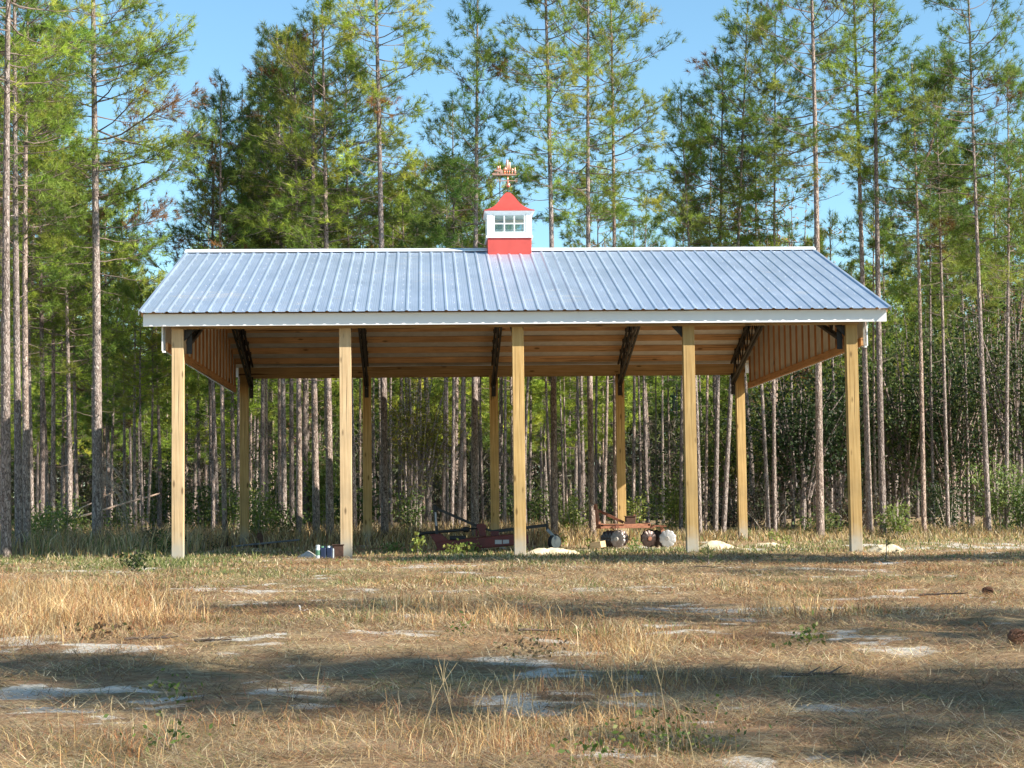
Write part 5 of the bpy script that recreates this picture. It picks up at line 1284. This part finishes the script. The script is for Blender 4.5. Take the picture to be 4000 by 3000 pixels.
# hanging dead tangle beside the large left pine
def tangle(px0, px1, py0, py1, Y, n, lab, seed):
    r = random.Random(seed); A = at_depth(px0, py1, Y); mb = MB()
    for _ in range(n):
        a = at_depth(px0, r.uniform(py0, (py0+py1)/2), Y); p = Vector(a); d = Vector((r.uniform(.2, 1), r.uniform(-.4, .4), r.uniform(-.3, .3))).normalized(); pts = [p.copy()]
        for k in range(8):
            d = (d+Vector((r.uniform(-.2, .25), r.uniform(-.3, .3), -.38))).normalized(); p = p+d*.16
            if p.z < .05: break
            pts.append(p.copy())
        mb.tube([tuple(q) for q in pts], [.007*(1-.8*k/len(pts)) for k in range(len(pts))], 4, cap=False)
    o = mb.build('dead_branch', M['deadwood'], recalc=False); tag(o, lab, 'dead branch')
tangle(221, 250, 980, 1150, 5.4, 22, 'grey tangle of dead twigs hanging right of the large left pine', 3)

# ------------------------------------------------------------------ grass, straw and needles on the ground
def blades(name, X, Y, h, wd, tint, rs, lean=.5, flat=False, m='grass', z0=None, seg=2):
    n = len(X); Z = gz(X, Y) if z0 is None else z0
    a = rs.uniform(0, 6.28, n)
    if flat:
        ln = h; el = rs.uniform(-.05, .35, n)
        d = np.stack([np.cos(a)*np.cos(el), np.sin(a)*np.cos(el), np.sin(el)], 1)*ln[:, None]
        s = np.stack([-np.sin(a), np.cos(a), np.zeros(n)], 1)*wd[:, None]*.5
        b = np.stack([X, Y, Z+rs.uniform(.0, .035, n)], 1)
        V = np.stack([b-s, b+s, b+d], 1)
        return np_mesh(name, V, 3, M[m], tint)
    le = rs.uniform(.05, lean, n)*1.0
    d1 = np.stack([np.cos(a)*le*.5, np.sin(a)*le*.5, np.ones(n)], 1); d2 = np.stack([np.cos(a)*le*1.9, np.sin(a)*le*1.9, np.ones(n)*.75], 1)
    b = np.stack([X, Y, Z-.01], 1); h_ = h[:, None]
    th = rs.uniform(0, 3.14, n)
    s = np.stack([np.cos(th), np.sin(th), np.zeros(n)], 1)*wd[:, None]*.5
    p1 = b+norm(d1)*h_*.55; p2 = p1+norm(d2)*h_*.5
    V = np.stack([b-s, b+s, p1+s*.75, b-s, p1+s*.75, p1-s*.75, p1-s*.75, p1+s*.75, p2], 1).reshape(-1, 3, 3)
    return np_mesh(name, V, 3, M[m], np.repeat(tint, 3, 0))
GC = {'straw': [(.53, .41, .24), (.44, .33, .18), (.62, .52, .34), (.32, .23, .13)], 'gold': [(.52, .36, .16), (.44, .28, .11), (.60, .46, .24), (.36, .22, .09)],
      'green': [(.15, .18, .05), (.19, .22, .07), (.11, .14, .04), (.25, .25, .10)], 'red': [(.37, .17, .08), (.29, .125, .055), (.43, .23, .12), (.20, .09, .045)],
      'brown': [(.21, .15, .09), (.15, .10, .06), (.29, .21, .14), (.10, .07, .045)]}
def pal(keys, n, rs):
    A = np.concatenate([np.array(GC[k]) for k in keys]); return A[rs.randint(len(A), size=n)]*rs.uniform(.75, 1.25, (n, 1))
def clump(c, X, Y):
    f = fbm(X*1.9+11, Y*1.9+5, 4); g = fbm(X*.6+31, Y*.6+50, 3)
    k = (.32+1.45*f)[:, None]*np.ones(3); red = np.clip((g-.5)*3, 0, 1)[:, None]
    return c*k*(1-red*np.array([.12, .30, .42]))
def scatter(n, y0, y1, rs, p=1.0):
    """ground points inside the photographed wedge, denser near the camera"""
    u = rs.rand(n); a, b = y0-CY, y1-CY
    d = (a**p+(b**p-a**p)*u)**(1/p)
    px = rs.uniform(-.31, .31, n)*d*1.06
    return CX+px+d*math.tan(YAW), CY+d
def meadow():
    rs = np.random.RandomState(21)
    # upright tufted grass
    X, Y = scatter(330000, CY+4.6, 3, rs, .55)
    sand, green, gold = fields(X, Y)
    cl = fbm(X*3.3, Y*3.3, 3); 
    keep = rs.rand(len(X)) < np.clip(.16+.75*gold+.8*green+(cl-.5)*2.4, .03, 1)*np.clip(1-sand*1.15, .02, 1)
    X, Y, gold, green = X[keep], Y[keep], gold[keep], green[keep]; d = Y-CY
    n = len(X); cl = fbm(X*3.3, Y*3.3, 3)
    h = (.020+.060*gold+.025*green)*rs.uniform(.5, 1.5, n)*(.55+1.0*cl)*np.clip(d/13, .75, 1.5)
    c = pal(['straw', 'brown', 'straw', 'gold'], n, rs)
    g = rs.rand(n) < green*1.0+.10+.35*(fbm(X*1.3+77, Y*1.3, 3) > .56); c[g] = pal(['green'], g.sum(), rs)
    rd = (rs.rand(n) < .25); c[rd & ~g] = pal(['red'], (rd & ~g).sum(), rs)
    wd = np.clip(.00045*d, .0032, .018)*rs.uniform(.7, 1.4, n)
    c[~g] = clump(c, X, Y)[~g]
    me = blades('g', X, Y, h, wd, c, rs, 2.6)
    o = link(bpy.data.objects.new('meadow_grass', me)); tag(o, 'short dry tan and green grass over the meadow', 'grass', kind='stuff')
    # straw lying flat
    X, Y = scatter(420000, CY+4.6, 0, rs, .5); sand, green, gold = fields(X, Y); cl = fbm(X*2.4+50, Y*2.4, 3)
    keep = rs.rand(len(X)) < np.clip(.75+(cl-.5)*2.2-.25*green, .06, 1)*np.clip(1-sand*.72, .24, 1)
    X, Y = X[keep], Y[keep]; n = len(X); d = Y-CY
    c = pal(['straw', 'straw', 'gold', 'red', 'brown', 'brown'], n, rs)
    gg = rs.rand(n) < .06+.4*green[keep]; c[gg] = pal(['green'], gg.sum(), rs)
    c = clump(c, X, Y)*1.1
    me = blades('s', X, Y, rs.uniform(.05, .19, n), np.clip(.0004*d, .0028, .014)*rs.uniform(.6, 1.3, n), c, rs, flat=True)
    o = link(bpy.data.objects.new('straw_litter', me)); tag(o, 'loose straw and orange pine needles lying on the ground', 'straw', kind='stuff')
    # tall golden patch on the left and clumps
    Xs, Ys = [], []
    for px, py, sx, sy, n in ((60, 1345, 130, 22, 9000), (170, 1320, 110, 20, 5000), (30, 1300, 80, 14, 3000), (1350, 1400, 60, 12, 900), (1080, 1600, 60, 14, 500), (940, 1320, 80, 5, 500), (1090, 1610, 150, 20, 700), (1720, 1325, 60, 6, 600), (1430, 1600, 80, 20, 500), (760, 1560, 260, 18, 700), (1330, 1480, 180, 16, 900), (1330, 1560, 100, 14, 500), (180, 1600, 130, 20, 500), (1050, 1345, 120, 8, 800)):
        q = rs.normal(size=(n, 2)); 
        for a, b in q:
            py_ = min(1654, max(1180, py+b*sy)); x, y = gpt(px+a*sx, py_); Xs.append(x); Ys.append(y)
    X = np.array(Xs); Y = np.array(Ys); n = len(X); d = Y-CY
    h = rs.uniform(.05, .26, n)*np.clip(d/13, .6, 1.2); c = clump(pal(['gold', 'straw', 'gold', 'red'], n, rs), X*2, Y*2)
    me = blades('t', X, Y, h, np.clip(.0004*d, .0022, .006)*rs.uniform(.6, 1.2, n), c, rs, 2.2)
    o = link(bpy.data.objects.new('tall_golden_grass', me)); tag(o, 'taller golden dry grass clumps bending over the meadow', 'grass', kind='stuff')
    # tall single stalks in the foreground with seed sprays
    mb = MB(); r = random.Random(8)
    for px, py, hh in [(990, 1640, .34), (1000, 1652, .30), (905, 1650, .36), (1085, 1600, .28), (1445, 1620, .42), (1500, 1640, .26), (1130, 1630, .24), (335, 1640, .20), (350, 1655, .18), (1340, 1570, .22), (1235, 1655, .20), (1090, 1655, .26), (1380, 1600, .22), (245, 1600, .2)]:
        X, Y = gpt(px, min(py, 1655)); z = float(gz(X, Y)); a = r.uniform(-.5, .5); pts = []
        for k in range(6):
            t = k/5; pts.append((X+a*hh*t*t*.8, Y+r.uniform(-.004, .004), z+hh*t*(1-.12*t*abs(a))))
        mb.tube(pts, [.0016*(1-.6*k/5) for k in range(6)], 4, cap=False)
        e = Vector(pts[-1])
        for q in range(r.randint(3, 8)):
            b = Vector(pts[3 if q % 2 else 4]); v = Vector((r.uniform(-.28, .28)+a*.3, r.uniform(-.2, .2), 1)).normalized()*hh*r.uniform(.15, .32)
            mb.tube([tuple(b), tuple(b+v*.6), tuple(b+v+Vector((v.x*.3, 0, -.01)))], [.0014, .0011, .0006], 3, cap=False)
    o = mb.build('dry_stalks', M['stalk'], recalc=False); tag(o, 'tall dry bent stalks in the foreground', 'stalks', kind='stuff')
    # grass under and behind the shed and along the wood edge
    X, Y = scatter(150000, 0, 45, rs, .8); d = Y-CY; n0 = fbm(X*.35, Y*.35, 3); n1 = fbm(X*1.3, Y*1.3, 3)
    inside = (np.abs(X) < 6.3) & (Y > 0) & (Y < 11.5)
    right = np.clip((X-2)/3, 0, 1)
    keep = rs.rand(len(X)) < np.clip(.35+(n1-.4)*1.5+np.where(Y > 10.5, .5, 0)-np.where(inside, .12, 0), .05, 1)
    X, Y, d, inside, n0, right = X[keep], Y[keep], d[keep], inside[keep], n0[keep], right[keep]; n = len(X)
    edge = np.clip((Y-8)/5, 0, 1)*np.clip((60-Y)/30, .4, 1)
    left = X < -6.3
    e2 = np.where(left, np.clip((Y-1.5)/3, 0, 1), edge)
    h = (.07+.46*e2*(1-.55*right)*np.where(Y > 17, .6, 1))*rs.uniform(.4, 1.3, n)
    c = pal(['gold', 'straw', 'gold', 'brown'], n, rs)
    g = rs.rand(n) < np.where(Y < 8, .3, .08)+right*.12; c[g] = pal(['green'], g.sum(), rs)
    me = blades('b', X, Y, h, .0005*d*rs.uniform(.6, 1.4, n), c, rs, .8)
    o = link(bpy.data.objects.new('wood_edge_grass', me)); tag(o, 'knee-high orange-tan grass under and behind the shed', 'grass', kind='stuff')
    # green low cover round the posts
    X, Y = scatter(60000, -6, 8, rs, .7); sand, green, gold = fields(X, Y)
    keep = rs.rand(len(X)) < np.clip(green*1.3, .04, 1)*(1-sand); X, Y = X[keep], Y[keep]; n = len(X); d = Y-CY
    me = blades('c', X, Y, rs.uniform(.03, .13, n), .00055*d*rs.uniform(.7, 1.6, n), pal(['green', 'green', 'straw'], n, rs), rs, 1.2)
    o = link(bpy.data.objects.new('green_ground_cover', me)); tag(o, 'low green weeds and grass around the front posts', 'ground cover', kind='stuff')
meadow()
